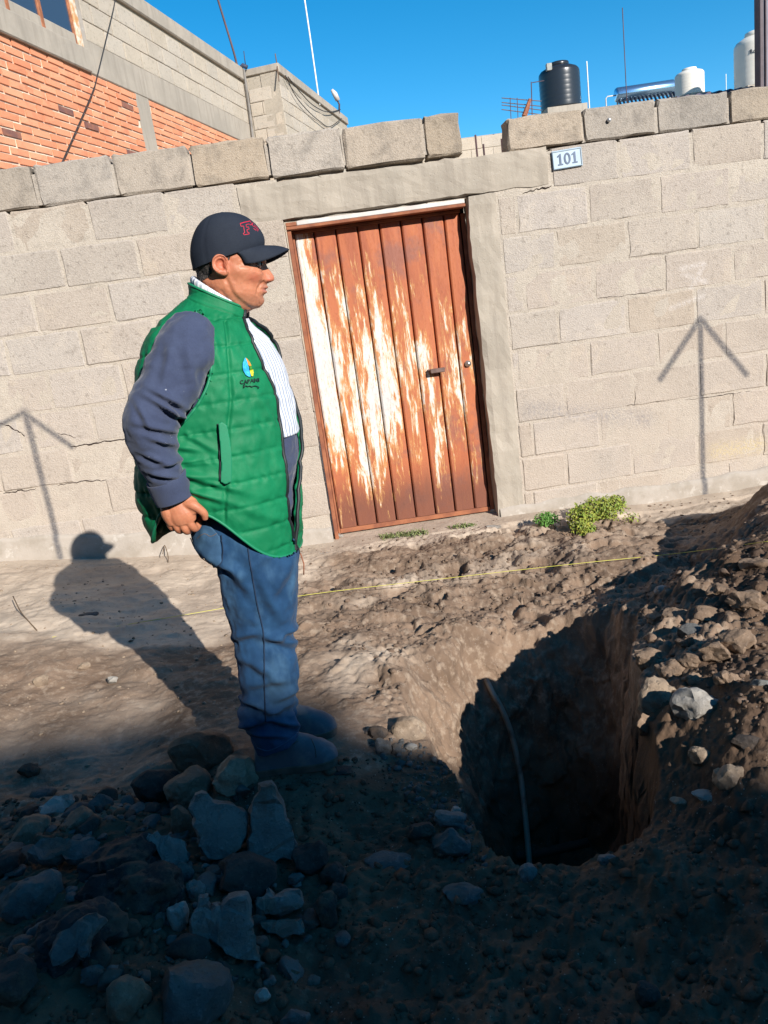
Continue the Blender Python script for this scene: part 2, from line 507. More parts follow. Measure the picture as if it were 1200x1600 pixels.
# ================================================================== FRONT BLOCK WALL
UZ, UX = .2351, .4532
def wallstain(M, base):
    """spray-painted arrows, chalk marks and weather stains on the wall face (flat marks)"""
    A = lambda x, y: (atY(x, y, 0)[0], atY(x, y, 0)[2])
    rough_n = M.noise(60, 4, .7)
    arrows = None
    for a, b, w0, w1 in (((1094, 500), (1099, 770), .006, .030), ((1094, 498), (1032, 592), .004, .036), ((1096, 500), (1166, 585), .004, .036),
                         ((40, 648), (96, 868), .004, .034), ((36, 645), (112, 698), .0, .034), ((36, 645), (0, 664), .0, .030)):
        s = M.seg(A(*a), A(*b), w0, w1)
        arrows = s if arrows is None else M.math('MAXIMUM', arrows, s)
    for (cx, cy, r0) in ((1096, 503, .05), (38, 646, .06)):
        q = A(cx, cy)
        s = M.math('MULTIPLY', M.seg(q, (q[0] + .001, q[1]), .0, r0), .8)
        arrows = M.math('MAXIMUM', arrows, s)
    arrows = M.math('MULTIPLY', arrows, M.rng(rough_n, .25, .6, .45, .85))
    c = M.mix(arrows, base, (.085, .085, .095))
    chalk = None
    for a, b in (((1065, 420), (1100, 412)), ((1100, 412), (1080, 450)), ((1048, 482), (1098, 462)), ((1068, 428), (1102, 440))):
        s = M.seg(A(*a), A(*b), .0, .03); chalk = s if chalk is None else M.math('MAXIMUM', chalk, s)
    c = M.mix(M.math('MULTIPLY', chalk, M.rng(rough_n, .35, .6, 0, .4)), c, (.62, .58, .56))
    # grey smear low on the right wall, ochre patch beside the arrow
    sm_ = M.seg(A(830, 640), A(1010, 655), .0, .10)
    c = M.mix(M.math('MULTIPLY', sm_, M.rng(rough_n, .35, .65, 0, .55)), c, (.25, .23, .235))
    oc = M.seg(A(1120, 705), A(1185, 695), .0, .10)
    c = M.mix(M.math('MULTIPLY', oc, M.rng(rough_n, .4, .6, 0, .7)), c, (.52, .42, .24))
    return c
def block_material(name, ca, cb, cc, stains=True, shade_old=False, vary=1.0):
    M = NM(name, .95, .15)
    r = M.orand()
    big = M.noise(2.2, 5, .6)
    c = M.mix(M.rng(big, .35, .65), ca, cb)
    c = M.mix(M.math('MULTIPLY', M.rng(r, .0, 1, 0, .75), 1.0), c, cc)
    fine = M.noise(75, 6, .7); pit = M.voro(95)
    c = M.mix(M.rng(fine, .50, .72, 0, .55), c, tuple(x * .58 for x in ca))
    c = M.mix(M.rng(M.noise(210, 2), .60, .70, 0, .5), c, (.52, .48, .43))
    if shade_old:
        c = M.mix(M.rng(M.noise(7, 5, .65), .45, .66, 0, .6), c, (.19, .165, .14))
    smear = M.math('MULTIPLY', M.rng(M.noise(3.3, 7, .72, dist=.8), .52, .585), M.rng(M.noise(40, 4, .7), .35, .6, .3, 1))
    c = M.mix(M.math('MULTIPLY', smear, .75), c, cb)
    c = M.mix(M.rng(M.noise(5.5, 6, .7, M.map((1, 1, 1.8))), .58, .72, 0, .55), c, tuple(x * .55 for x in ca))
    c = M.mix(M.rng(M.noise(30, 6, .8), .54, .64, 0, .6), c, tuple(x * .45 for x in ca))
    hv = M.n.new('ShaderNodeHueSaturation'); M.l.new(c, hv.inputs['Color']); M.l.new(M.rng(r, 0, 1, 1 - .12 * vary, 1 + .10 * vary, False), hv.inputs['Value'])
    M.l.new(M.rng(M.math('FRACT', M.math('MULTIPLY', r, 7.3)), 0, 1, 1 - .28 * vary, 1 + .2 * vary, False), hv.inputs['Saturation'])
    c = hv.outputs[0]
    # pinkish dust low down
    z = M.sep(M.pos())[2]
    c = M.mix(M.math('MULTIPLY', M.rng(z, 1.7, .1), M.rng(big, .3, .6, .2, .65)), c, (.45, .375, .313))
    if stains: c = wallstain(M, c)
    M.color(c)
    M.bump(M.math('ADD', M.math('ADD', fine, M.math('MULTIPLY', M.rng(M.noise(120, 3, .6), .55, .40), .5)), M.math('MULTIPLY', M.noise(24, 5, .65), .5)), .5, .008)
    return M.m
BLK = block_material('concrete_block', (.40, .338, .28), (.45, .388, .322), (.385, .338, .30), vary=.7)
BLK_TOP = block_material('weathered_block', (.40, .335, .265), (.345, .295, .24), (.37, .31, .25), False, True)
MORT = block_material('mortar', (.475, .412, .34), (.405, .35, .29), (.44, .385, .318))
wall = thing('block_wall', 'long wall of bare concrete blocks with concrete lintel and sprayed arrows', 'wall', (0, 0, 0))

def make_block_mesh(w, h, d, seed, chip=.006, n=(7, 4)):
    """block with uneven, slightly chipped edges; front face towards -y at y=0"""
    r = np.random.default_rng(seed)
    nx, nz = n
    u = np.concatenate([[0, .022], np.linspace(.12, .88, nx - 2), [.978, 1]])
    v = np.concatenate([[0, .045], np.linspace(.22, .78, nz - 2), [.955, 1]])
    U, V = np.meshgrid(u, v)
    X = (U - .5) * w; Z = (V - .5) * h
    Y = np.zeros_like(X)
    edge = (U < .001) | (U > .999) | (V < .001) | (V > .999)
    Y[edge] = (.005 + r.uniform(0, .007, edge.sum())) * min(1.3, chip / .006)
    Y += r.normal(0, .0011, Y.shape)
    X += r.normal(0, chip * .45, X.shape); Z += r.normal(0, chip * .33, Z.shape)
    for cu, cv in ((0, 0), (0, -1), (-1, 0), (-1, -1)):
        k = r.uniform(0, .9)
        X[cv, cu] *= 1 - .03 * k; Z[cv, cu] *= 1 - .07 * k
    F = np.stack([X, Y, Z], -1).reshape(-1, 3)
    ny, nxx = X.shape
    faces = [tuple(q) for q in grid_faces(ny, nxx)]
    ring = [j for j in range(nxx)] + [i * nxx + nxx - 1 for i in range(1, ny)] + [(ny - 1) * nxx + j for j in range(nxx - 2, -1, -1)] + [i * nxx for i in range(ny - 2, 0, -1)]
    b = len(F)
    back = F[ring].copy(); back[:, 1] = d
    V3 = np.concatenate([F, back])
    m = len(ring)
    for i in range(m):
        j = (i + 1) % m
        faces.append((ring[j], ring[i], b + i, b + j))
    faces.append(tuple(b + i for i in range(m)))
    return mesh_np('block', V3, faces)
BW, BH, BD = UX - .010, UZ - .009, .13
block_meshes = [make_block_mesh(BW, BH, BD, 100 + i) for i in range(7)]
top_meshes = [make_block_mesh(BW - .012, BH, .15, 200 + i, .010) for i in range(5)]
half_meshes = {}
def put_block(name, me, m, x, y, z, rot=0.0, parent=wall, tilt=0.0):
    if not me.materials: me.materials.append(m)
    o = bpy.data.objects.new(name, me); COL.objects.link(o)
    o.parent = parent; o.location = (x, y, z); o.rotation_euler = (tilt, rot, 0)
    return o
ZL = 2.268; ZR = 2.226
# row k lies between joint line k and k+1; first joint X per row from the picture
def rowX(px, py): return atY(px, py, 0)[0]
left_first = {-1: rowX(57, 297), 0: rowX(21, 367), 1: rowX(99, 422), 2: rowX(55, 488), 3: rowX(12, 557), 4: rowX(78, 610), 5: rowX(30, 668), 6: rowX(112, 730), 7: rowX(58, 790), 8: rowX(130, 830)}
right_first = {-1: rowX(911, 188), 0: rowX(968, 250), 1: rowX(919, 318), 2: rowX(980, 370), 3: rowX(929, 440), 4: rowX(980, 490), 5: rowX(921, 560), 6: rowX(988, 605), 7: rowX(937, 665), 8: rowX(988, 718), 9: rowX(936, 775)}
def lay_row(k, x_first, xa, xb, ztop, top=False):
    zc = ztop - UZ / 2
    i0 = math.floor((xa - x_first) / UX) - 1
    x = x_first + i0 * UX
    while x < xb:
        a, b = max(x, xa), min(x + UX, xb)
        if b - a > .05 and b > xa:
            full = abs((b - a) - UX) < .004
            y = rng.uniform(-.004, .003)
            if full:
                me = random.choice(top_meshes if top else block_meshes)
                s = 1.0
            else:
                key = (round(b - a, 2), top)
                if key not in half_meshes:
                    half_meshes[key] = make_block_mesh(b - a - .013, BH, BD, int(key[0] * 1000) + 7, n=(4, 4))
                me = half_meshes[key]
            put_block('concrete_block', me, BLK_TOP if top else BLK, (a + b) / 2, y, zc + rng.uniform(-.003, .003), rng.uniform(-.006, .006), tilt=rng.uniform(-.012, .012))
        x += UX
DOOR_L, DOOR_R, DOOR_T = -.128, .985, 2.018
LINT_L, LINT_R = rowX(372, 315), rowX(860, 262)
top_gap_l, top_gap_r = rowX(722, 215), rowX(791, 205)
for k in range(-1, 9):
    zt = ZL - k * UZ
    xb = DOOR_L - .004
    if k == -1:
        continue
    if k == 0: xb = LINT_L
    lay_row(k, left_first[k], -3.7, xb, zt)
for k in range(0, 10):
    zt = ZR - k * UZ
    xa = 1.175 if k else LINT_R
    lay_row(k, right_first[k], xa, 3.9, zt)
# top course, left run ends with a short block beside the gap
xt = [left_first[-1] + i * UX for i in range(-5, 9)]
xt = [x for x in xt if x < rowX(664, 220) - .2] + [rowX(664, 220), top_gap_l]
for a, b in zip(xt[:-1], xt[1:]):
    if b < -3.7: continue
    w = b - a
    me = random.choice(top_meshes) if abs(w - UX) < .01 else make_block_mesh(w - .015, BH, .15, int(w * 1e4), .01, (5, 4))
    zz = ZL + UZ / 2 + rng.uniform(-.004, .004) - .016 * smooth(-1.5, .6, a)
    put_block('concrete_block', me, BLK_TOP, (a + b) / 2, rng.uniform(-.008, .004), zz, rng.uniform(-.008, .008))
xr = [top_gap_r] + [right_first[-1] + i * UX for i in range(0, 6)]
for a, b in zip(xr[:-1], xr[1:]):
    w = b - a
    me = make_block_mesh(w - .015, .182, .15, int(a * 1e3) % 991, .009)
    put_block('concrete_block', me, BLK_TOP, (a + b) / 2, rng.uniform(-.008, .004), ZR + .098 - .004 * (a - 1.2), rng.uniform(-.005, .005) + .004)
# mortar bed behind the block faces
mb = MB()
def rough_sheet(mbx, xa, xb, za, zb, y0, depth, amp=.004, step=.05):
    nx = max(2, int((xb - xa) / step)); nz = max(2, int((zb - za) / step))
    U, V = np.meshgrid(np.linspace(xa, xb, nx), np.linspace(za, zb, nz))
    P = np.stack([U.ravel(), np.full(U.size, y0), V.ravel()], 1)
    P[:, 1] += fbm(P, 9, 4, 40) * amp
    b = len(mbx.v)
    mbx.add(P, grid_faces(nz, nx))
    ring = [j for j in range(nx)] + [i * nx + nx - 1 for i in range(1, nz)] + [(nz - 1) * nx + j for j in range(nx - 2, -1, -1)] + [i * nx for i in range(nz - 2, 0, -1)]
    Q = P[ring].copy(); Q[:, 1] = y0 + depth
    c = len(mbx.v); mbx.v += [tuple(q) for q in Q]
    m = len(ring)
    for i in range(m): mbx.f.append((b + ring[(i + 1) % m], b + ring[i], c + i, c + (i + 1) % m))
    mbx.f.append(tuple(c + i for i in range(m)))
rough_sheet(mb, -3.7, DOOR_L - .012, -.25, ZL - .02, .0020, .12)
rough_sheet(mb, 1.16, 3.9, -.35, ZR - .02, .0020, .12)
mb.build('mortar', MORT, wall)
mb = MB(); 
for a, b in zip(xt[:-1], xt[1:]):
    if a > -3.6: mb.box((a, .065, ZL + UZ * .40), (.012, .055, UZ * .36))
for a in xr[1:]: mb.box((a, .065, ZR + .075), (.011, .055, .072))
mb.build('joint_mortar', MORT, wall)
CRK = simple('gap_shade', (.05, .035, .03), .95, .1, .2, bump=0)  # dark tubes along cracks; the shade inside them is put into the colour
def crack(pts, r):
    Q = []
    K_ = crom(pts, len(pts) * 9)
    for i, (x, y) in enumerate(K_):
        q = atY(x, y, .0005); q[2] += .006 * vnoise([[x * .21, y * .3, 1]])[0]; q[1] += .002 * vnoise([[x * .3, 0, 4]])[0]; Q.append(q)
    n_ = len(Q); rr = .62 * r * (.35 + .65 * np.sin(np.linspace(.15, 3.0, n_))) * (1 + .5 * vnoise(np.array(Q) * 60))
    MB().tube(Q, np.maximum(rr, .0012), 6).build('joint_shade', CRK, wall)
for pts, r in (([(110, 698), (150, 692), (205, 685)], .0065), ([(0, 662), (12, 665), (28, 674), (38, 680)], .006), ([(5, 770), (30, 767), (56, 764)], .004), ([(90, 758), (130, 752), (170, 750)], .004),
               ([(90, 677), (104, 679), (118, 684)], .003), ([(815, 303), (840, 296), (862, 291)], .006), ([(980, 633), (1010, 629), (1045, 626)], .0022), ([(1070, 625), (1140, 616), (1199, 609)], .0028), ([(1010, 395), (1060, 389), (1092, 386)], .0022), ([(935, 466), (990, 460), (1038, 452)], .002), ([(860, 537), (900, 533)], .0018)):
    crack(pts, r)
# lintel beam and door post (poured concrete)
M = NM('poured_concrete', .9, .2)
n_a = M.noise(2.5, 6, .6, M.map((1, 1, 1.0))); n_b = M.noise(45, 6, .7); n_s = M.noise(5, 5, .6, M.map((3, 3, .35)))
c_ = M.mix(M.rng(n_a, .35, .65), (.385, .335, .275), (.325, .285, .235))
c_ = M.mix(M.rng(n_s, .45, .7, 0, .6), c_, (.26, .225, .185))
c_ = M.mix(M.rng(n_b, .55, .75, 0, .4), c_, (.45, .41, .35))
M.color(c_); M.bump(M.math('ADD', n_b, M.math('MULTIPLY', M.rng(M.voro(38), 0, .25), .5)), .45, .006)
CONC = M.m
def rough_box(name, a, b, m, parent, amp=.005, cuts=(24, 3, 6), seed=0, sc=9):
    """box with an uneven, softly irregular surface"""
    a = np.array(a, float); b = np.array(b, float)
    bm = bmesh.new(); bmesh.ops.create_cube(bm, size=1.0)
    for ax in range(3):
        for t in np.linspace(-.5, .5, cuts[ax] + 1)[1:-1]:
            no = [0, 0, 0]; no[ax] = 1; co = [0, 0, 0]; co[ax] = float(t)
            bmesh.ops.bisect_plane(bm, geom=bm.verts[:] + bm.edges[:] + bm.faces[:], plane_co=co, plane_no=no)
    P = np.array([v.co for v in bm.verts]); n_on = (np.abs(np.abs(P) - .5) < 1e-4).sum(1)
    W = a + (P + .5) * (b - a)
    D = np.stack([fbm(W, sc, 4, seed + 50 + i) for i in range(3)], 1) * amp
    ctr = (a + b) / 2
    W = W + D
    W = W + (n_on >= 2)[:, None] * np.sign(ctr - W) * amp * rng.uniform(.2, 1.0, (len(W), 3))
    for v, q in zip(bm.verts, W): v.co = q
    bmesh.ops.recalc_face_normals(bm, faces=bm.faces)
    me = bpy.data.meshes.new(name); bm.to_mesh(me); bm.free()
    return link(name, me, m, parent)
rough_box('lintel', (LINT_L, -.006, DOOR_T), (LINT_R - .012, .15, ZR + .010), CONC, wall, .006, (36, 3, 7), 3)
rough_box('door_post', (DOOR_R, -.008, -.35), (1.168, .15, DOOR_T - .004), CONC, wall, .006, (5, 3, 40), 5)
# plastered foot strip on the left run, and a thin concrete footing lip on the right
M = NM('foot_plaster', .92, .2)
n_a = M.noise(6, 6, .65); n_b = M.noise(70, 5, .7)
c_ = M.mix(M.rng(n_a, .4, .65), (.37, .325, .28), (.30, .26, .215))
c_ = M.mix(M.rng(M.noise(14, 5, .7), .57, .68, 0, .5), c_, (.52, .48, .43))
M.color(wallstain(M, c_)); M.bump(n_b, .4, .006)
PLAS = M.m
fs = MB()
nseg = 70
pts = []
for i in range(nseg + 1):
    x = -3.6 + (3.6 + DOOR_L - .01) * i / nseg
    zt = np.interp(x, [-3.6, -2.2, -1.2, -.6, -.13], [.42, .33, .21, .13, .07]) + .012 * vnoise([[x * 9, 0, 0]])[0]
    y = -.020 + .007 * vnoise([[x * 7, 3, 0]])[0]
    pts.append((x, y, zt))
V = []
for x, y, zt in pts: V += [(x, .004, zt + .006), (x, y + .006, zt), (x, y, zt - .02), (x, y - .018, -.3)]
fs.add(V, grid_faces(len(pts), 4))
fs.build('foot_strip', PLAS, wall, sm=True)
fs = MB(); V = []
for i in range(61):
    x = 1.0 + 2.9 * i / 60
    zt = np.interp(x, [1.0, 1.6, 2.4, 3.9], [.015, .03, .02, .03]) + .014 * vnoise([[x * 8, 9, 0]])[0]
    y = -.022 + .008 * vnoise([[x * 6, 5, 0]])[0]
    V += [(x, -.002, zt + .006), (x, y + .006, zt), (x, y, zt - .03), (x, y - .015, -.4)]
fs.add(V, grid_faces(61, 4)); fs.build('footing_lip', PLAS, wall, sm=True)

# ------------------------------------------------------------------ rusty metal door
door = thing('metal_door', 'rusty corrugated steel door with worn white paint under the concrete lintel', 'door', (.4, .1, 0))
M = NM('rusty_paint', .62, .35)
P = M.pos(); zz = M.sep(P)[2]; xx = M.sep(P)[0]
vs = M.noise(4.0, 7, .70, M.map((3.4, 1, .42)), dist=.5)
vf = M.noise(15, 7, .75, M.map((2.6, 1, .40)), dist=.6)
grain = M.noise(90, 4, .7, M.map((1, 1, .35)))
rust = M.mix(M.rng(vs, .35, .65), (.43, .135, .058), (.32, .092, .045))
rust = M.mix(M.rng(M.noise(5, 5, .6), .52, .68, 0, .75), rust, (.24, .10, .075))
rust = M.mix(M.rng(vf, .58, .7, 0, .8), rust, (.44, .18, .05))
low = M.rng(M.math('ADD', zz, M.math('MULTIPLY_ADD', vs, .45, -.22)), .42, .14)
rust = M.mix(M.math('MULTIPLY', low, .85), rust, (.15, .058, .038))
paint = M.mix(M.rng(grain, .4, .7), (.66, .60, .545), (.50, .455, .42))
paint = M.mix(M.rng(M.noise(3, 4), .52, .62, 0, .65), paint, (.50, .49, .49))
# paint survives most across the middle of the door
bell = M.math('SUBTRACT', 1.0, M.math('POWER', M.math('ABSOLUTE', M.math('DIVIDE', M.math('SUBTRACT', zz, .92), .80)), 2.0))
xw = M.rng(xx, .90, .15, -.06, .05, False)
leftedge = M.math('MULTIPLY', M.rng(xx, .06, -.07), M.rng(zz, .5, 1.2, 0, .30))
wgt = M.math('ADD', M.math('ADD', M.math('MULTIPLY', M.rng(bell, -1, 1, -.20, .20, False), 1.0), leftedge), xw)
score = M.math('ADD', M.math('ADD', M.math('MULTIPLY', vs, .95), M.math('MULTIPLY', vf, .75)), wgt)
c_ = M.mix(M.rng(score, 1.03, 1.08), rust, paint)
edge = M.math('MULTIPLY', M.rng(score, .95, 1.03), M.rng(score, 1.13, 1.05))
c_ = M.mix(M.math('MULTIPLY', edge, .45), c_, (.62, .36, .12))
c_ = M.mix(M.rng(grain, .55, .75, 0, .35), c_, (.10, .045, .03))
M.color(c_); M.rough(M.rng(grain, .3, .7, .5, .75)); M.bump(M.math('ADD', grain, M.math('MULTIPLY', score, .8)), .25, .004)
DOORM = M.m
RUST = simple('rust_brown', (.21, .075, .042), .75, .3, .45, 9, .3, 90, .003, col2=(.33, .125, .06))
DK = simple('groove_shade', (.035, .022, .018), .9, .1, .2)  # shade in the panel grooves, put into the colour of the sheet behind
YD = .10
gro = [.034 + .1359 * i for i in range(7)]
xe = [-.088] + gro + [.955]
ztop_d, zbot_d = 1.935, .028
for a, b in zip(xe[:-1], xe[1:]):
    pb = MB()
    pts = [(a + .002, YD + .018), (a + .006, YD + .002), (a + .014, YD - .003), ((a + b) / 2, YD - .0035 + rng.uniform(-.001, .001)), (b - .014, YD - .003), (b - .007, YD + .001), (b - .0035, YD + .018)]
    nz = 14
    V = []
    for j in range(nz):
        z = zbot_d + (ztop_d - zbot_d) * j / (nz - 1)
        for x, y in pts: V.append((x + rng.normal(0, .0005), y + .0015 * vnoise([[x * 5, z * 4, 1]])[0], z))
    pb.add(V, grid_faces(nz, len(pts)))
    n = len(pts)
    bb = len(pb.v)
    pb.v += [(a + .002, YD + .03, zbot_d), (b - .0035, YD + .03, zbot_d), (b - .0035, YD + .03, ztop_d), (a + .002, YD + .03, ztop_d)]
    pb.f += [(bb, bb + 3, bb + 2, bb + 1)]
    pb.f += [tuple(list(range(n)) + [bb + 1, bb]), tuple([bb + 3, bb + 2] + [(nz - 1) * n + i for i in range(n - 1, -1, -1)])]
    pb.f += [tuple([bb, bb + 3] + [i * n for i in range(nz - 1, -1, -1)]), tuple([bb + 2, bb + 1] + [i * n + n - 1 for i in range(nz)])]
    o = pb.build('panel', DOORM, door, sm=False)
MB().box2((-.10, YD + .032, .0), (.985, YD + .04, 1.99)).build('backing_sheet', DK, door)
fr = MB()
fr.box2((-.127, .012, -.03), (-.102, YD + .03, 1.958)); fr.box2((-.1015, YD - .012, -.03), (-.088, YD + .028, 1.958))
fr.build('frame', RUST, door, bevel=.003)
fr = MB(); fr.box2((.957, YD - .006, .0), (.984, YD + .03, 1.93)); fr.build('frame', RUST, door, bevel=.003)
fr = MB(); fr.box2((-.0875, YD - .010, -.005), (.956, YD + .03, .026)); fr.build('bottom_rail', RUST, door, bevel=.003)
fr = MB(); fr.box2((-.0875, YD - .010, 1.937), (.956, YD + .03, 1.9565)); fr.build('top_rail', RUST, door, bevel=.003)
fr = MB(); fr.box2((-.128, -.004, 1.958), (.974, YD + .03, 1.976)); fr.build('header', RUST, door, bevel=.003)
HW = simple('old_white_paint', (.62, .585, .55), .7, .3, .25, 7, .2, 60, .003, col2=(.50, .45, .42))
fr = MB(); fr.box2((-.060, .004, 1.978), (.972, YD + .03, 2.0035)); fr.build('header_strip', HW, door, bevel=.003)
fr = MB(); fr.box2((-.128, .006, 1.9785), (-.0625, YD + .03, 2.001)); fr.build('header_end', RUST, door, bevel=.003)
hp = atY(684, 577, YD - .03)
hd = MB()
hd.box2((hp[0] - .066, YD - .036, hp[2] - .002), (hp[0] + .050, YD - .006, hp[2] + .006))
hd.box2((hp[0] - .052, YD - .058, hp[2] - .020), (hp[0] + .042, YD - .034, hp[2] + .008))
hd.build('handle', simple('dull_steel', (.16, .10, .085), .55, .4, .3, 20), door, bevel=.004)
kp = atY(735, 568, YD - .03)
lk = MB()
ax = np.array([[1, 0, 0], [0, 0, -1], [0, 1, 0]], float)
lk.lathe([(.021, -.04), (.021, .006), (.019, .010), (.013, .012), (.012, .022), (.008, .026)], (kp[0] - .012, YD - .008, kp[2]), 20, np.array([[1, 0, 0], [0, 0, -1], [0, 1, 0]], float))
lk.build('lock', simple('lock_steel', (.55, .53, .50), .3, .5, .15, 30, .0, metal=.8), door, sm=True)
# ------------------------------------------------------------------ house number plate
q0 = atY(886, 248, -.01)
plate = thing('house_number', 'small pale blue house number plate reading 101 on the wall', 'sign', tuple(q0))
PW_, PH_ = .186, .108
PB = simple('plate_blue', (.40, .50, .60), .45, .4, .12, 10, .05)
PE = simple('plate_edge', (.26, .35, .42), .5, .4, .2, 10, .05)
PN = simple('plate_number', (.13, .17, .25), .6, .3, .2, 20, .05)
RT = Matrix.Rotation(-.03, 3, 'Y')
pr_ = MB(); pr_.box((0, 0, 0), (PW_ / 2, .004, PH_ / 2)); o = pr_.build('panel', PB, plate, bevel=.003); o.matrix_parent_inverse = Matrix(); o.rotation_euler = (0, -.035, 0)
br = MB()
for s in (-1, 1):
    br.box((0, -.006, s * (PH_ / 2 - .006)), (PW_ / 2 - .004, .0015, .0022)); br.box((s * (PW_ / 2 - .006), -.006, 0), (.0022, .0015, PH_ / 2 - .010))
o = br.build('border', PE, plate); o.matrix_parent_inverse = Matrix(); o.rotation_euler = (0, -.035, 0)
def digit_one():
    return [[(-.016, -.031), (.016, -.031), (.016, -.024), (.0065, -.024), (.0065, .033), (-.001, .033), (-.017, .022), (-.017, .014), (-.006, .018), (-.006, -.024), (-.016, -.024)]]
def flat_shape(polys, dx, y, m, name, parent):
    b = MB()
    for poly in polys:
        n = len(poly)
        V = [(x + dx, y, z) for x, z in poly] + [(x + dx, y + .0015, z) for x, z in poly]
        F = [tuple(range(n))] + [(i, i + n, (i + 1) % n + n, (i + 1) % n) for i in range(n)]
        b.add(V, F)
    o = b.build(name, m, parent); o.matrix_parent_inverse = Matrix(); o.rotation_euler = (0, -.035, 0)
    return o
flat_shape(digit_one(), -.044, -.0065, PN, 'digit', plate)
flat_shape(digit_one(), .046, -.0065, PN, 'digit', plate)
zb = MB(); n = 28; V = []
for k in range(n):
    a = 2 * math.pi * k / n
    V += [(.021 * math.cos(a), -.0065, .033 * math.sin(a) + .001), (.0095 * math.cos(a), -.0065, .023 * math.sin(a) + .001)]
zb.add(V, [(2 * k, 2 * k + 1, (2 * k + 3) % (2 * n), (2 * k + 2) % (2 * n)) for k in range(n)])
o = zb.build('digit', PN, plate); o.matrix_parent_inverse = Matrix(); o.rotation_euler = (0, -.035, 0)
q1 = atY(951, 188, -.01)
bt = MB(); bt.lathe([(.0, .0), (.012, .0), (.012, .012), (.008, .018), (.004, .02)], q1, 14, np.array([[1, 0, 0], [0, 0, -1], [0, 1, 0]], float))
tag(bt.build('wall_bolt', simple('zinc', (.5, .52, .55), .4, .5, .1, metal=.6), sm=True), 'small grey metal fitting fixed to the top course of blocks', 'bolt')
# ================================================================== HOUSE BEHIND, LEFT
TA = np.array([.287, .958, 0.0]); NA = np.array([.958, -.287, 0.0]); OA = np.array([-2.49, 3.106, 0.0])
def plane_hit(px, py, O, N):
    w = ray(px, py); t = ((O - CP) @ N) / (w @ N); return CP + w * t
def onA(px, py, off=0.0):
    q = plane_hit(px, py, OA + NA * off, NA); return (q - OA) @ TA, q[2]
def PA_(s, z, off=0.0): return OA + TA * s + NA * off + np.array([0, 0, z])
sC, zC = onA(380, 112)             # far top corner of the side wall
z_slab = onA(112, 120)[1]
RA = np.stack([TA, NA, np.array([0, 0, 1.0])], 1)
def boxA(mbx, s0, s1, z0, z1, o0, o1):
    return mbx.box(PA_((s0 + s1) / 2, (z0 + z1) / 2, (o0 + o1) / 2), np.array([(s1 - s0) / 2, (o1 - o0) / 2, (z1 - z0) / 2]), RA)
house = thing('brick_house', 'unfinished two storey house with red brick below and grey blocks above', 'house', tuple(PA_(0, 0)))
CREAM = block_material('pale_block', (.50, .43, .345), (.44, .38, .305), (.475, .41, .33), False, False, .35)
COREM = block_material('pale_mortar', (.45, .39, .31), (.385, .335, .27), (.45, .39, .31), False)
M = NM('red_brick', .9, .2)
r = M.orand()
c_ = M.mix(M.rng(r, 0, 1, 0, 1, False), (.60, .235, .125), (.66, .315, .18))
c_ = M.mix(M.rng(M.noise(6, 4), .5, .7, 0, .6), c_, (.52, .185, .10))
c_ = M.mix(M.rng(M.noise(60, 4, .7), .5, .75, 0, .5), c_, (.38, .15, .095))
M.color(c_); M.bump(M.noise(70, 4, .7), .4, .006)
BRK = M.m
BRK2 = simple('dark_brick', (.17, .085, .075), .9, .2, .4, 12, .4, 70, .006, col2=(.28, .12, .08))
BMOR = simple('pale_joint', (.74, .60, .47), .95, .1, .2, 10, .3, 60, .006)
# levels read from the picture
zb_top = onA(300, 190)[1]         # top of the brickwork
zS1 = onA(330, 165)[1]            # top of the band beam
print('house', sC, zC, zb_top, zS1, onA(128, 130), onA(135, 85), onA(225, 200), onA(245, 200), onA(60, 28))
zb_top = 4.27; zS1 = zb_top + .34
z_roof = zC
s0 = -2.4
hb = MB()
boxA(hb, s0, sC, -.2, zb_top, -.30, -.012); boxA(hb, s0, sC, zb_top, z_roof - .02, -.30, -.014)
# volume of the house behind the side wall
hb.box(PA_((s0 + sC) / 2, 2.4, -2.3), np.array([(sC - s0) / 2 - .02, 2.0, 2.6]), RA)
hb.build('core_wall', COREM, house)
sp0, sp1 = onA(219, 190)[0], onA(238, 190)[0]
pz = MB(); boxA(pz, sp0, sp1, 0, zb_top, -.2, .004); pz.build('pilaster', CONC, house)
bb_ = MB(); boxA(bb_, s0, sC, zb_top, zS1, -.25, .012)
bo = bb_.build('band_beam', CONC, house, bevel=.01)
s_sill = onA(134, 90)[0]
z_sill = onA(100, 62)[1]
sl = MB(); boxA(sl, s0, s_sill, zb_top - .01, z_sill, -.2, .05)
sl.build('window_ledge', CONC, house, bevel=.012)
cop = MB(); boxA(cop, s0, sC + .03, z_roof - .16, z_roof + .04, -.25, .035)
cop.build('roof_edge', CONC, house, bevel=.015)
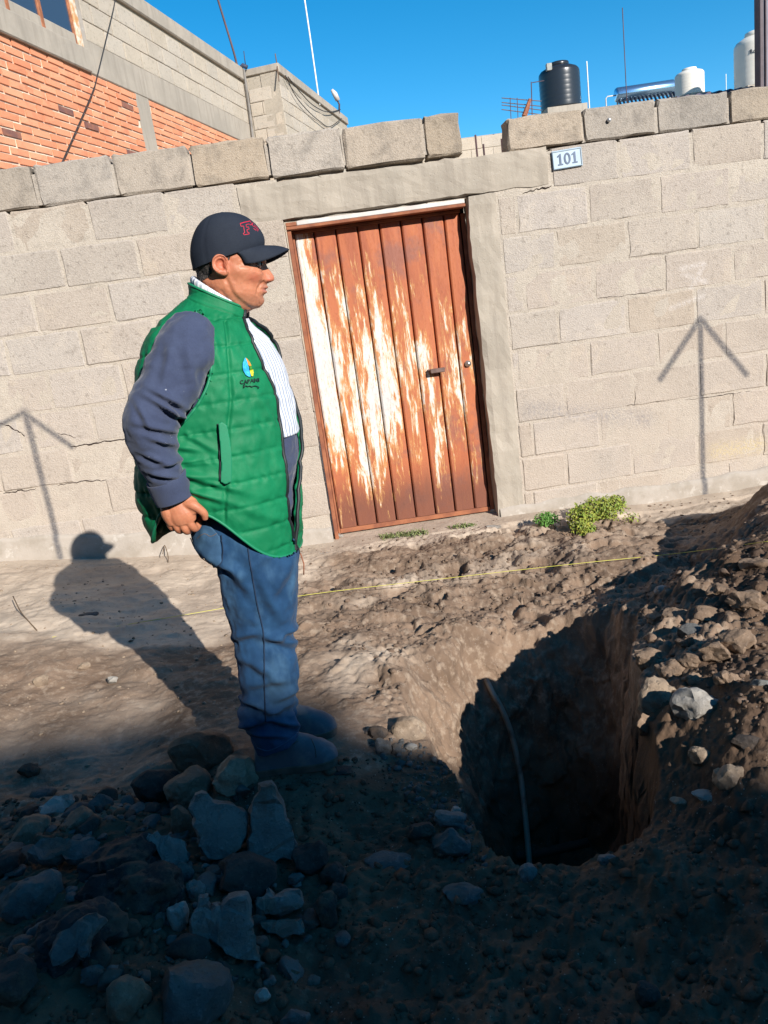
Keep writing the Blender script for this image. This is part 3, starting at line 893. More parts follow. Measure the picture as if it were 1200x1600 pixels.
# bricks
joint_sheet = MB(); boxA(joint_sheet, s0, sC, 0, zb_top - .003, -.02, -.006); joint_sheet.build('brick_joints', BMOR, house)
BL, BHt = .272, .0755
def brick_mesh(seed):
    r_ = np.random.default_rng(seed)
    b = MB().box((0, 0, 0), (BL / 2 - .010, .02, BHt / 2 - .0095))
    o = [np.array(q) + r_.normal(0, .0016, 3) for q in b.v]
    return mesh_np('brick', o, b.f)
bms = [brick_mesh(300 + i) for i in range(6)]
for me in bms: me.materials.append(BRK)
bms2 = [brick_mesh(320 + i) for i in range(2)]
for me in bms2: me.materials.append(BRK2)
Rb = Matrix(((TA[0], -NA[0], 0), (TA[1], -NA[1], 0), (0, 0, 1)))
cand = []
nrow = int(3.0 / BHt)
for k in range(nrow):
    z = zb_top - .004 - (k + .5) * BHt
    off = (k % 2) * BL / 2 + .03 * math.sin(k * 2.1)
    for i in range(-10, 34):
        s = off + i * BL
        for lo, hi in ((s0, sp0), (sp1, sC - .02)):
            a, b = max(s - BL / 2, lo), min(s + BL / 2, hi)
            if b - a < .07: continue
            c = PA_((a + b) / 2, z)
            x, y = topx(c)
            lim = np.interp(x, [0, 180, 300, 400], [268, 248, 240, 230]) + 10
            if x < -420 or y > lim + (60 if x < 0 else 0) or y < -220: continue
            cand.append(((a + b) / 2, z, (b - a) / BL, np.linalg.norm(c - CP) + (100 if x < -22 or y < -20 else 0)))
cand.sort(key=lambda q: q[3])
rest = MB()
print('bricks', len(cand))
for n_, (s, z, f, _) in enumerate(cand):
    o_ = .0 + rng.uniform(-.004, .004)
    if n_ < 299:
        me = random.choice(bms2) if rng.random() < .055 else random.choice(bms)
        o = bpy.data.objects.new('brick', me); COL.objects.link(o)
        o.parent = house; o.matrix_parent_inverse = Matrix.Translation(-house.location)
        o.matrix_basis = Matrix.Translation(Vector(PA_(s, z, -.012 + o_))) @ Rb.to_4x4() @ Matrix.Diagonal((f if f < .98 else 1, 1, 1, 1))
    else:
        boxA(rest, s - f * BL / 2 + .008, s + f * BL / 2 - .008, z - BHt / 2 + .0075, z + BHt / 2 - .0075, -.03, .008 + o_)
if rest.v: rest.build('brick_courses', BRK, house)['kind'] = 'stuff'
# grey blocks of the upper storey
ublk = [make_block_mesh(.405, .195, .03, 400 + i, .0016, (4, 4)) for i in range(4)]
for me in ublk: me.materials.append(CREAM)
def upper_blocks(O, T, N, sa, sb, za, zb_, off=.0):
    Rm = Matrix(((T[0], -N[0], 0), (T[1], -N[1], 0), (0, 0, 1)))
    k = 0; z = za + .1
    while z + .09 < zb_:
        s = sa + (.2 if k % 2 == 0 else .0)
        while s < sb + .2:
            a, b = max(s - .2, sa), min(s + .2, sb)
            if b - a > .08:
                q = O + T * ((a + b) / 2) + N * (off + rng.uniform(-.003, .002)) + np.array([0, 0, z])
                x, y = topx(q)
                if -40 < x < 620 and -40 < y < 300:
                    o = bpy.data.objects.new('concrete_block', random.choice(ublk)); COL.objects.link(o)
                    o.parent = house; o.matrix_parent_inverse = Matrix.Translation(-house.location)
                    o.matrix_basis = Matrix.Translation(Vector(q)) @ Rm.to_4x4() @ Matrix.Diagonal(((b - a) / .41, 1, 1, 1))
            s += .41
        z += .205; k += 1
s_win = onA(128, 66)[0]
upper_blocks(OA, TA, NA, s_win + .12, sC - .02, zS1 + .005, z_roof - .17)
# window
zw1 = z_sill + 1.25
wst = s_win - .02
win = MB()
boxA(win, wst - .09, wst, z_sill + .002, zw1, -.05, .03)
WF = simple('peeling_window_frame', (.66, .60, .50), .7, .3, .3, 14, .3, 60, .003, col2=(.52, .27, .11))
wfr = win.build('window', WF, house, bevel=.006)
WO = simple('rusty_window_bar', (.40, .155, .075), .7, .3, .35, 14)
GL = NM('window_glass', .05, .6)
GL.color((.035, .06, .10)); GL.b.inputs['Metallic'].default_value = .0; GL = GL.m
s_m1 = onA(62, 20)[0]; s_m2 = onA(8, 2)[0]
for sm_ in (s_m1, s_m2, s_m1 - (wst - s_m1) * 2):
    b = MB(); boxA(b, sm_ - .03, sm_ + .03, z_sill + .004, zw1, -.05, .015); b.build('mullion', WO, wfr, bevel=.004)
b = MB(); boxA(b, wst - .125, wst - .092, z_sill + .004, zw1, -.05, .012); b.build('mullion', WO, wfr, bevel=.003)
edges_s = [wst - .126, s_m1 + .031, s_m1 - .031, s_m2 + .031, s_m2 - .031, s_m2 - .6]
for a, b_ in ((edges_s[1], edges_s[0]), (edges_s[3], edges_s[2]), (edges_s[5], edges_s[4])):
    b = MB(); boxA(b, a, b_, z_sill + .004, zw1, -.03, -.004); b.build('pane', GL, wfr)
jb = MB(); boxA(jb, wst + .002, wst + .12, z_sill, z_roof - .17, -.2, .006); jb.build('window_jamb', PLAS, house)
# return wall and second side wall
PB0 = PA_(sC, 0)
TB = np.array([.958, -.287, 0]); 
qB = plane_hit(432, 100, PB0, TA)
lenB = (qB - PB0) @ TB; zBt = qB[2]
def boxB(mbx, a, b, z0, z1, o0, o1):
    return mbx.box(PB0 + TB * (a + b) / 2 - TA * ((o0 + o1) / 2) + np.array([0, 0, (z0 + z1) / 2]), np.array([(b - a) / 2, (o1 - o0) / 2, (z1 - z0) / 2]), np.stack([TB, -TA, np.array([0, 0, 1.])], 1))
rb = MB(); boxB(rb, -.02, lenB - .01, 0, zBt - .01, -.3, -.012); 
OC = PB0 + TB * lenB
qC = plane_hit(541, 183, OC, NA); sCe = (qC - OC) @ TA; zCt = zBt
rb.box(OC + TA * sCe / 2 - NA * .16 + np.array([0, 0, zCt / 2]), np.array([sCe / 2, .148, zCt / 2 - .01]), RA)
rb.box(OC + TA * (sCe - .15) - NA * 1.6 + np.array([0, 0, zCt / 2]), np.array([.14, 1.5, zCt / 2 - .05]), RA)
rb.build('return_wall', COREM, house)
upper_blocks(PB0, TB, -TA, .03, lenB - .02, zS1 - .9, zBt - .10)
upper_blocks(OC, TA, NA, .02, sCe - .02, zS1 - .9, zCt - .14)
ce = MB(); ce.box(OC + TA * sCe / 2 + np.array([0, 0, zCt - .05]), np.array([sCe / 2, .03, .07]), RA)
boxB(ce, .0, lenB + .02, zBt - .09, zBt + .012, -.2, .025); ce.build('parapet_edge', CONC, house, bevel=.008)
# loose cables and pipes on the house
BLK_W = simple('black_cable', (.03, .03, .033), .6, .3, .1, bump=0)
def wire(name, pts, r, m, label, cat, group=None, n=6):
    P = crom(pts, max(6, len(pts) * 8))
    o = MB().tube(P, r, n).build(name, m, sm=True)
    return tag(o, label, cat, group)
PX = lambda x, y, off=.05: plane_hit(x, y, OA + NA * off, NA)
wire('cable', [PX(183, -40), PX(180, 0), PX(166, 60), PX(152, 118), PX(146, 140), PX(125, 190), PX(95, 258)], .006, BLK_W, 'thin black cable hanging in front of the red brickwork', 'cable')
wire('drain_pipe', [PX(381, 108, .05), PX(384, 130, .05), PX(391, 180, .05), PX(396, 226, .05), PX(398, 245, .05)], .022, simple('pipe_grey', (.22, .20, .18), .7, .3), 'grey pipe running down the inner corner of the house', 'pipe')
CX = lambda x, y, off=.05: plane_hit(x, y, OC + NA * off, NA)
wire('cable', [CX(446, 118), CX(462, 150), CX(480, 172), CX(500, 190), CX(515, 198), CX(534, 185)], .008, BLK_W, 'sagging black cable, the lower of two on the far grey wall', 'cable')
wire('cable', [CX(450, 120), CX(470, 145), CX(490, 165), CX(512, 175), CX(532, 171)], .008, BLK_W, 'sagging black cable, the upper of two on the far grey wall', 'cable')
wire('bare_rod', [CX(430, 84, .0), CX(433, 103, .01), CX(436, 127, .04)], .010, simple('rod_rust', (.16, .10, .07), .8, .2), 'bent reinforcing rod standing at the corner of the grey parapet', 'rod')
MAST = simple('mast_dark', (.10, .055, .055), .6, .4, .3, 3, 0)
q = plane_hit(369, 106, OA, NA)
wire('antenna_mast', [q + np.array([0.02, .05, -.15]), q + np.array([.005, .05, .2]), q + np.array([-.11, .05, 1.0]), q + np.array([-.30, .05, 2.4])], [.03] * 4 if 0 else .019, MAST, 'dark slanting mast on the nearer roof edge', 'mast')
q = plane_hit(497, 147, OC, NA)
wire('antenna_mast', [q + np.array([0, -.02, -.2]), q + np.array([0, -.02, 1.2]), q + np.array([-.02, -.02, 3.6])], .016, simple('mast_white', (.75, .75, .73), .5, .4, .1, bump=0), 'tall thin white mast on the far grey parapet', 'mast')
q = plane_hit(374, 104, OA, NA)
cl = MB(); cl.tube([q + np.array([-.02, .05, -.03]), q + np.array([.06, .03, .02]), q + np.array([.12, .02, -.02])], .035, 8); cl.tube([q + np.array([.10, .02, 0]), q + np.array([.11, .02, .22])], .008, 6)
tag(cl.build('mast_clamp', simple('clamp_blue', (.05, .06, .10), .6, .3), sm=True), 'dark clamp and stub at the foot of the slanting mast', 'clamp')
q = plane_hit(527, 168, OC, NA)
lm = MB(); lm.tube([q + np.array([.02, 0, -.12]), q + np.array([.05, -.02, .05]), q + np.array([.0, -.05, .18])], .018, 8); 
lamp_ = thing('flood_lamp', 'small white lamp on a bracket at the far roof corner', 'lamp', tuple(q))
lm.build('bracket', MAST, lamp_, sm=True)
lm = MB(); lm.tube([q + np.array([.03, -.05, .12]), q + np.array([-.02, -.09, .24]), q + np.array([-.07, -.10, .32])], [.05, .055, .03], 10); lm.build('lamp_head', HW, lamp_, sm=True)

# ================================================================== ROOFTOPS BEHIND, RIGHT
rear = thing('rear_house', 'low flat roofed house hidden behind the wall carrying the water tanks', 'house', (6, 24, 0))
ROOF = 5.75
b = MB(); b.box2((1.6, 19, -.2), (17, 34, ROOF - .15)); b.build('wall', COREM, rear); b = MB(); b.box2((1.5, 18.9, ROOF - .145), (17.1, 34.1, ROOF)); b.build('roof_slab', CONC, rear, bevel=.02)
def tank(px_c, py_bot, dist, dia, h, mat_, label, name='water_tank', rib=True, spin=0):
    w = ray(px_c, py_bot); c = CP + w * (dist / (w @ CD)); c[2] = max(c[2], ROOF)
    t = thing(name, label, 'water tank', tuple(c))
    R_ = dia / 2
    prof = [(R_ * .97, 0), (R_, .03)]
    nb = 7
    for i in range(nb):
        z0 = .03 + (h * .72) * i / nb; z1 = .03 + (h * .72) * (i + 1) / nb
        prof += [(R_, z0 + .01), (R_ * 1.008, (z0 + z1) / 2), (R_, z1 - .01)]
    prof += [(R_, h * .76), (R_ * .985, h * .79), (R_ * .90, h * .84), (R_ * .62, h * .90), (R_ * .52, h * .91)]
    b = MB().lathe(prof, c, 40); b.build('body', mat_, t, sm=True)
    if c[2] > ROOF + .02: MB().box2((c[0] - R_, c[1] - R_, ROOF + .003), (c[0] + R_, c[1] + R_, c[2] - .003)).build('plinth', CONC, t)
    b = MB().lathe([(R_ * .51, h * .905), (R_ * .52, h * .94), (R_ * .50, h * .985), (R_ * .40, h)], c, 32); b.build('lid', mat_, t, sm=True)
    return t, c
TKB = NM('black_plastic', .28, .5); TKB.color((.020, .022, .026)); TKB.bump(TKB.noise(12, 2), .05, .01)
tk, tc = tank(877, 172, 24.0, 1.24, 1.34, TKB.m, 'black round water tank on the roof behind the wall')
b = MB(); b.box(tc + np.array([-.43, -.42, 1.14]), (.08, .07, .10)); b.build('float_box', simple('tank_fitting', (.33, .33, .30), .6, .3), tk, bevel=.01)
TKW = simple('cream_plastic', (.72, .66, .57), .5, .4, .06, 2, .05, 12, .01)
tk2, tc2 = tank(1078, 151, 24.0, .86, .80, TKW, 'small cream water tank beside the solar heater')
tk3, tc3 = tank(1182, 138, 22.0, 1.16, 1.46, TKW, 'large cream water tank cut off by the post at the right')
# dark lettering on the big cream tank: only the end of a word shows beside the post
def bake_text(body, size, ext, mat_, name, parent, place, font_off=0, grid=None):
    c = bpy.data.curves.new('t', 'FONT'); c.body = body; c.size = size; c.extrude = ext; c.offset = font_off
    c.align_x = 'CENTER'; c.align_y = 'CENTER'; c.resolution_u = 3
    o = bpy.data.objects.new('t', c); COL.objects.link(o)
    dg = bpy.context.evaluated_depsgraph_get()
    me = bpy.data.meshes.new_from_object(o.evaluated_get(dg))
    bpy.data.objects.remove(o); bpy.data.curves.remove(c)
    n = len(me.vertices); P = np.empty(n * 3, np.float32); me.vertices.foreach_get('co', P); P = P.reshape(-1, 3)
    Q = np.asarray(place(P), np.float32)
    me.vertices.foreach_set('co', Q.ravel()); me.update()
    me.materials.clear()
    return link(name, me, mat_, parent)
R3 = .588
def on_tank(P):
    a = math.radians(-110) + P[:, 0] / R3
    return np.stack([tc3[0] + (R3 + P[:, 2]) * np.cos(a), tc3[1] + (R3 + P[:, 2]) * np.sin(a), tc3[2] + .86 + P[:, 1]], 1)
bake_text('Rotoplas', .15, .006, simple('tank_print', (.06, .06, .07), .6, .3, bump=0), 'lettering', tk3, on_tank)
for dz in (.05, .16):
    MB().tube([tc3 + np.array([-.20 + dz, -.64, 0]), tc3 + np.array([-.20 + dz, -.64, 1.05 - dz])], .02, 8).build('pipe', MAST, tk3, sm=True)
# solar water heater
def at_depth(x, y, d):
    w = ray(x, y); return CP + w * (d / (w @ CD))
sh_a = at_depth(962, 149, 26); sh_b = at_depth(1053, 131, 26)
solar = thing('solar_heater', 'solar water heater with a blue steel drum and slanting glass tubes', 'solar heater', tuple((sh_a + sh_b) / 2 - np.array([0, 0, .6])))
SHM = NM('heater_steel', .22, .5, .9); SHM.color((.34, .50, .66))
sh_b = sh_a + (sh_b - sh_a) * np.array([1, 1, 0]) + np.array([0, 0, .02])
ax_ = (sh_b - sh_a) / np.linalg.norm(sh_b - sh_a)
b = MB(); b.tube([sh_a - ax_ * .02, sh_a, sh_a + ax_ * .05, sh_b - ax_ * .05, sh_b, sh_b + ax_ * .02], [.12, .2, .23, .23, .2, .12], 24); b.build('drum', SHM.m, solar, sm=True)
TUB = NM('heater_tube', .15, .5); TUB.color((.015, .02, .04))
for i in range(15):
    p = sh_a + (sh_b - sh_a) * ((i + .5) / 15) + np.array([0, -.08, -.16])
    MB().tube([p, p + np.array([0.0, -.75, -.95])], .036, 8).build('tube', TUB.m, solar, sm=True)
b = MB()
for p in (sh_a + ax_ * .1, sh_b - ax_ * .1):
    b.tube([p + np.array([0, .1, -.1]), p + np.array([0, .35, -1.5])], .03, 6); b.tube([p + np.array([0, -.05, -.2]), p + np.array([0, -.85, -1.5])], .03, 6)
b.tube([sh_a - ax_ * .02, sh_a - ax_ * .28, sh_a - ax_ * .34 + np.array([0, 0, -.05]), sh_a - ax_ * .34 + np.array([0, 0, -1.2])], .022, 6)
b.build('stand', HW, solar, sm=True)
# masts on the rear roof
def mast(x, y0, y1, d, r, m, label, group=None):
    p = at_depth(x, y0, d); t = at_depth(x, y1, d); q = np.array([p[0], p[1], 5.0]); t = np.array([p[0] + (t[0] - p[0]) * 0 , p[1], t[2]])
    return wire('antenna_mast', [q, (q + t) / 2, t], r, m, label, 'mast', group)
WH = simple('rod_white', (.70, .72, .74), .5, .4, .1, bump=0)
mast(979, 150, 22, 25, .014, MAST, 'tall thin dark mast rising behind the solar heater')
mast(921, 170, 100, 24, .020, WH, 'short pale rod between the black tank and the heater')
mast(900, 150, 108, 25, .012, MAST, 'thin dark stub beside the lid of the black tank')
mast(1135, 160, 118, 27, .014, WH, 'short pale rod between the two cream tanks')
# rebar mat left of the black tank
rb_g = thing('rebar_mesh', 'rusty reinforcing mesh sticking up left of the black tank', 'rebar', tuple(at_depth(820, 178, 20)))
for y0, y1 in ((153, 158), (160, 166), (164, 172), (171, 179)):
    p, q = at_depth(784, y0, 20), at_depth(846, y1, 20.3)
    MB().tube([p, q], .012, 5).build('bar', MAST, rb_g)
for x in (799, 810, 832):
    p = at_depth(x, 200, 20); t = at_depth(x - 2, 153 if x < 830 else 128, 20)
    MB().tube([p, t], .010 if x < 830 else .014, 5).build('bar', MAST, rb_g)
MB().tube([at_depth(819, 182, 20), at_depth(824, 168, 20), at_depth(828, 155, 20)], [.07, .06, .04], 6).build('bent_plate', RUST, rb_g)
MB().tube([at_depth(832, 129, 20), at_depth(850, 126, 22)], .012, 5).build('bar', MAST, rb_g)
# pale block wall far behind, seen through the gap over the lintel
gapw = thing('rear_block_wall', 'distant pale block wall seen through the gap above the lintel', 'wall', (1.6, 12, 0))
ga, gb = at_depth(700, 222, 14), at_depth(860, 200, 14)
zt_g = at_depth(757, 212, 14)[2]
yg = ga[1]
b = MB(); b.box2((ga[0] - .5, yg, 0), (gb[0] + .2, yg + .2, zt_g - .01)); b.build('mortar', COREM, gapw)
k = 0
for z in np.arange(zt_g - .1, zt_g - 1.05, -.205):
    x = ga[0] + (.2 if k % 2 else 0)
    while x < gb[0]:
        o = bpy.data.objects.new('concrete_block', random.choice(ublk)); COL.objects.link(o); o.parent = gapw
        o.matrix_parent_inverse = Matrix.Translation(-gapw.location); o.location = (x, yg - .012, z); x += .41
    k += 1
for i, x in enumerate((746, 757, 786)):
    p = at_depth(x, 246, 12); t = at_depth(x, (212, 226, 218)[i], 12)
    MB().tube([np.array([p[0], p[1], .5]), np.array([p[0], p[1], t[2]])], .018, 6).build('steel_rod', MAST, None) if 0 else tag(MB().tube([np.array([p[0], p[1], 0]), np.array([p[0], p[1], t[2]])], .016, 6).build('steel_rod', MAST), ('tall dark starter rod in the gap above the lintel', 'short dark starter rod in the middle of the gap', 'dark starter rod at the right edge of the gap')[i], 'rod', 'starter rods in the gap')
# dark tin roof edge and shed corner at the far right
TIN = NM('blue_tin', .5, .4, .2); TIN.color(TIN.mix(TIN.rng(TIN.noise(3), .4, .6), (.05, .055, .11), (.09, .05, .06)))
sa, sb_ = at_depth(1058, 152, 9), at_depth(1260, 124, 9.4)
shed = thing('tin_shed', 'dark shed with a blue tin roof edge and grey sheet corner at right', 'shed', tuple(sa))
up = np.array([0, 0, 1.0])
b = MB()
V = []
N_ = 60
for i in range(N_ + 1):
    p = sa + (sb_ - sa) * i / N_; wv = .014 * math.cos(i * 1.3)
    V += [p + up * (wv), p + up * (wv - .06) , p + np.array([.1, 1.6, .2 + wv])]
b.add(V, [q for i in range(N_) for q in ((3 * i, 3 * i + 1, 3 * i + 4, 3 * i + 3), (3 * i, 3 * i + 3, 3 * i + 5, 3 * i + 2))])
b.build('roof_sheet', TIN.m, shed)
b = MB(); b.box2((sa[0] + .05, sa[1] + .1, 0), (sb_[0], sa[1] + .25, sa[2] - .12)); b.build('wall', COREM, shed)
pc = at_depth(1193, 100, 8.6)
GP = simple('grey_sheet', (.20, .19, .23), .6, .3, .25, 5, .2)
b = MB(); b.box2((pc[0] - .012, pc[1], 0), (pc[0] + .9, pc[1] + .07, 5.6))
b.build('corner_wall', GP, shed, bevel=.01)
b = MB(); b.box2((pc[0] - .055, pc[1] - .03, 0), (pc[0] - .014, pc[1] + .09, 5.6)); b.box2((pc[0] + .012, pc[1] - .02, 0), (pc[0] + .03, pc[1] - .002, 5.6)); b.build('corner_post', simple('post_dark', (.10, .075, .085), .6, .3), shed, bevel=.005)

# ================================================================== HOUSES ACROSS THE STREET (they shade the near ground)
# shadow edge on the ground: through G with direction E; the roof edge lies up the sun ray from it
E_ = np.array([.884, -.467]); G_ = np.array([0.0, -2.60])
HB = 5.2
az = np.array(SUN_AZ) / np.linalg.norm(SUN_AZ)
P0 = G_ + az * HB / math.tan(SUN_EL)
nrm = np.array([-.467, -.884])
HL = 10.0
PL = np.array([-.30, -2.12]) + az * HL / math.tan(SUN_EL)      # corner of the higher house beside it
tall = thing('added_tall_house', 'unseen tall house added behind the left edge to block sky light', 'house', (-6, -12, 0))  # out of view, added to cut sky light on the shaded ground
left_h = thing('added_end_house', 'unseen house added beyond the left edge to block low sky light', 'house', (-13, -6, 0))  # out of view, added to close off low sky at the left
mid = thing('neighbour_house', 'flat roofed house across the street that shades the ground left of the man', 'house', (PL[0] - 4, PL[1], 0))
opp = thing('opposite_house', 'lower plain house across the street whose shadow covers the near ground by the pit', 'house', (P0[0], P0[1], 0))
RB = np.stack([np.array([E_[0], E_[1], 0]), np.array([nrm[0], nrm[1], 0]), np.array([0, 0, 1.])], 1)
def boxO(mbx, a, b, d0, d1, z0, z1):
    c = np.array([P0[0], P0[1], 0]) + RB @ np.array([(a + b) / 2, (d0 + d1) / 2, (z0 + z1) / 2])
    return mbx.box(c, np.array([(b - a) / 2, (d1 - d0) / 2, (z1 - z0) / 2]), RB)
OPM = block_material('street_plaster', (.22, .20, .18), (.17, .155, .14), (.20, .18, .165), False)
b = MB(); boxO(b, -.35, 16, .25, 7, -.3, HB - .15); b.build('wall', OPM, opp)
b = MB(); boxO(b, -.4, 16.1, 0, 7.2, HB - .148, HB); b.build('roof_slab', CONC, opp)
for a in (1.5, 6, 11):
    b = MB(); boxO(b, a, a + 1.3, .20, .245, 3.3, 4.4); w_ = b.build('window', WO, opp)
    b = MB(); boxO(b, a + .06, a + 1.24, .17, .197, 3.36, 4.34); b.build('pane', GL, w_)
b = MB(); boxO(b, 3.0, 4.0, .19, .245, -.1, 2.2); b.build('door', RUST, opp)
b = MB(); b.box2((-12, PL[1] - 7, -.3), (PL[0] - .05, PL[1] - .1, HL - .15)); b.build('wall', OPM, mid)
b = MB(); b.box2((-12.05, PL[1] - 7.1, HL - .148), (PL[0], PL[1], HL)); b.build('roof_slab', CONC, mid)
for x in (PL[0] - 7, PL[0] - 4.5, PL[0] - 2):
    b = MB(); b.box2((x, PL[1] - .095, 3.4), (x + 1.2, PL[1] - .05, 4.6)); w_ = b.build('window', WO, mid)
    b = MB(); b.box2((x + .07, PL[1] - .047, 3.47), (x + 1.13, PL[1] - .03, 4.53)); b.build('pane', GL, w_)
b = MB(); b.box2((-14, -16, -.3), (-3.0, -8.2, 10.0)); b.build('wall', OPM, tall)
for x in (-12.5, -9.5, -6.5):
    for z in (1.2, 4.2, 7.2):
        b = MB(); b.box2((x, -8.195, z), (x + 1.2, -8.15, z + 1.2)); w_ = b.build('window', WO, tall)
        b = MB(); b.box2((x + .07, -8.147, z + .07), (x + 1.13, -8.13, z + 1.13)); b.build('pane', GL, w_)
b = MB(); b.box2((-20, -7.9, -.3), (-8.5, -1.5, 7.5)); b.build('wall', OPM, left_h)
# ================================================================== STONES, RUBBLE, STRING, HOSE, PLANTS
def stone_mat(name, a, b, c, bs=55):
    M = NM(name, .92, .2)
    P_ = M.objpos()
    n1 = M.noise(9, 5, .65, P_); n2 = M.noise(bs, 5, .7, P_)
    k = M.mix(M.rng(n1, .35, .65), a, b)
    k = M.mix(M.rng(n2, .52, .72, 0, .7), k, c)
    k = M.mix(M.rng(M.noise(6, 6, .7, M.pos()), .50, .62, 0, .6), k, (.105, .072, .05))
    k = M.mix(M.rng(M.noise(130, 3, .6, P_), .60, .72, 0, .6), k, tuple(x * .45 for x in b))
    M.color(k); M.bump(M.math('ADD', n2, M.math('MULTIPLY', n1, .6)), .6, .008)
    return M.m
ST = dict(
    tan=stone_mat('tan_stone', (.31, .235, .165), (.22, .165, .12), (.40, .32, .24)),
    brown=stone_mat('brown_stone', (.19, .135, .095), (.13, .095, .068), (.25, .19, .14)),
    grey=stone_mat('grey_stone', (.105, .105, .10), (.07, .07, .07), (.16, .155, .15)),
    blue=stone_mat('concrete_rubble', (.155, .155, .145), (.105, .106, .103), (.22, .215, .20), 80),
    pale=stone_mat('pale_stone', (.33, .305, .27), (.24, .22, .195), (.43, .40, .36)),
    dark=stone_mat('dark_stone', (.055, .046, .041), (.036, .031, .029), (.085, .074, .066)),
    clay=stone_mat('soil_clod', (.235, .165, .115), (.16, .11, .075), (.32, .24, .18), 90),
    asphalt=stone_mat('old_asphalt', (.034, .031, .032), (.02, .019, .02), (.085, .08, .077), 40))
_ico = {}
def ico(sub):
    if sub not in _ico:
        bm = bmesh.new(); bmesh.ops.create_icosphere(bm, subdivisions=sub, radius=1.0)
        _ico[sub] = (np.array([v.co for v in bm.verts]), np.array([[v.index for v in f.verts] for f in bm.faces]))
        bm.free()
    return _ico[sub]
def stone_shape(seed, facets=9, lump=.16, sub=4, cut=(.62, .95)):
    r = np.random.default_rng(seed)
    v, f = ico(sub); v = v.copy()
    for _ in range(facets):
        n = r.normal(size=3); n /= np.linalg.norm(n)
        d = r.uniform(*cut); k = v @ n - d
        v -= np.maximum(0, k)[:, None] * n * .98
    v *= (1 + lump * fbm(v, 1.3, 3, seed % 50))[:, None]
    v += v / (np.linalg.norm(v, axis=1)[:, None] + 1e-6) * (fbm(v, 5, 3, seed % 40) * .035 + fbm(v, 14, 2, seed % 30) * .014)[:, None]
    return v, f
used_seed = [1000]
def stone(px, py, w, h, mat_, label, cat='stone', name='stone', facets=9, flat=1.0, sink=.25, sub=4, lump=.16, dep=None, group=None, roll=0.0, z=None, cut=(.62, .95)):
    """a stone seen at px,py, w x h pixels across, resting in the ground"""
    used_seed[0] += 7
    seed = used_seed[0]
    c = hit_ground(px, py + h * .18) if z is None else atZ(px, py + h * .18, z)
    d = (c - CP) @ CD
    rw = w / 1200 * d / 2; rh = h / 1200 * d / 2
    v, f = stone_shape(seed, facets, lump, sub, cut)
    v = v / np.abs(v).max(0)
    rd = (dep if dep else .85) * (rw + rh) / 2
    el = math.radians(35)
    # choose the height so that its picture height comes out right for this view from above
    rz = max(.5 * rh, (rh - rd * math.sin(el) * .6) / math.cos(el)) * flat * 1.1
    S = v * np.array([rw, rd, rz])
    a = roll + CR[2]
    Rm = np.array([[math.cos(a), 0, -math.sin(a)], [0, 1, 0], [math.sin(a), 0, math.cos(a)]])
    S = S @ Rm.T
    me = mesh_np(name, S, f, True)
    me.set_sharp_from_angle(angle=rad(24))
    o = link(name, me, ST[mat_])
    o.location = (c[0], c[1], c[2] + rz * (1 - 2 * sink) * .85)
    o.rotation_euler[2] = math.atan2(c[0] - CP[0], c[1] - CP[1]) * -1
    tag(o, label, cat, group)
    return o
def slab(pts, mat_, label, th=.06, lean=50, name='concrete_chunk', cat='rubble', off=.03, amp=.006, hole=None, drop=0.0):
    """broken slab: outline read from the picture, on a tilted plane through its foot, with real thickness"""
    used_seed[0] += 5
    P = np.array(pts, float)
    foot = P[np.argmax(P[:, 1])]
    q = hit_ground(foot[0], foot[1]); q = q + np.array([0, 0, off])
    vd = np.array([q[0] - CP[0], q[1] - CP[1], 0]); vd /= np.linalg.norm(vd)
    a = math.radians(lean)                      # angle of the face from horizontal
    N = -vd * math.sin(a) + np.array([0, 0, math.cos(a)])
    W = np.array([plane_hit(x, y, q, N) for x, y in P])
    ctr = W.mean(0)
    bm = bmesh.new()
    # densify the outline with a broken edge
    out = []
    r = np.random.default_rng(used_seed[0])
    for i in range(len(W)):
        A, B = W[i], W[(i + 1) % len(W)]
        m = max(2, int(np.linalg.norm(B - A) / .018))
        for k in range(m):
            t = k / m; out.append(A + (B - A) * t + (r.normal(0, .0035, 3) if k else 0))
    vs = [bm.verts.new(p) for p in out]
    fc = bm.faces.new(vs)
    if fc.normal.dot(Vector(N)) < 0: fc.normal_flip()
    bm.normal_update()
    ex = bmesh.ops.extrude_face_region(bm, geom=[fc])
    top = [g for g in ex['geom'] if isinstance(g, bmesh.types.BMVert)]
    for v in top: v.co -= Vector(N) * th
    bmesh.ops.recalc_face_normals(bm, faces=bm.faces)
    bmesh.ops.triangulate(bm, faces=bm.faces)
    for _ in range(2):
        ed = [e for e in bm.edges if e.calc_length() > .022]
        if ed: bmesh.ops.subdivide_edges(bm, edges=ed, cuts=1)
        bmesh.ops.triangulate(bm, faces=[f for f in bm.faces if len(f.verts) > 4])
    V = np.array([v.co for v in bm.verts])
    n1 = np.stack([fbm(V, 24, 4, used_seed[0] % 60 + i) for i in range(3)], 1) * amp
    big = fbm(V, 7, 3, used_seed[0] % 37) * .012
    rim = np.array([any(e.calc_face_angle(0) > .6 for e in v.link_edges) for v in bm.verts])
    V = V + n1 + big[:, None] * N * (.5)
    inward = (ctr - N * th / 2) - V
    V = V + rim[:, None] * inward / (np.linalg.norm(inward, axis=1)[:, None] + 1e-6) * r.uniform(.0, .009, (len(V), 1))
    for v, p in zip(bm.verts, V - ctr): v.co = p
    me = bpy.data.meshes.new(name); bm.to_mesh(me); bm.free()
    o = link(name, me, ST[mat_]); o.location = ctr + np.array([0, 0, -drop])
    return tag(o, label, cat)

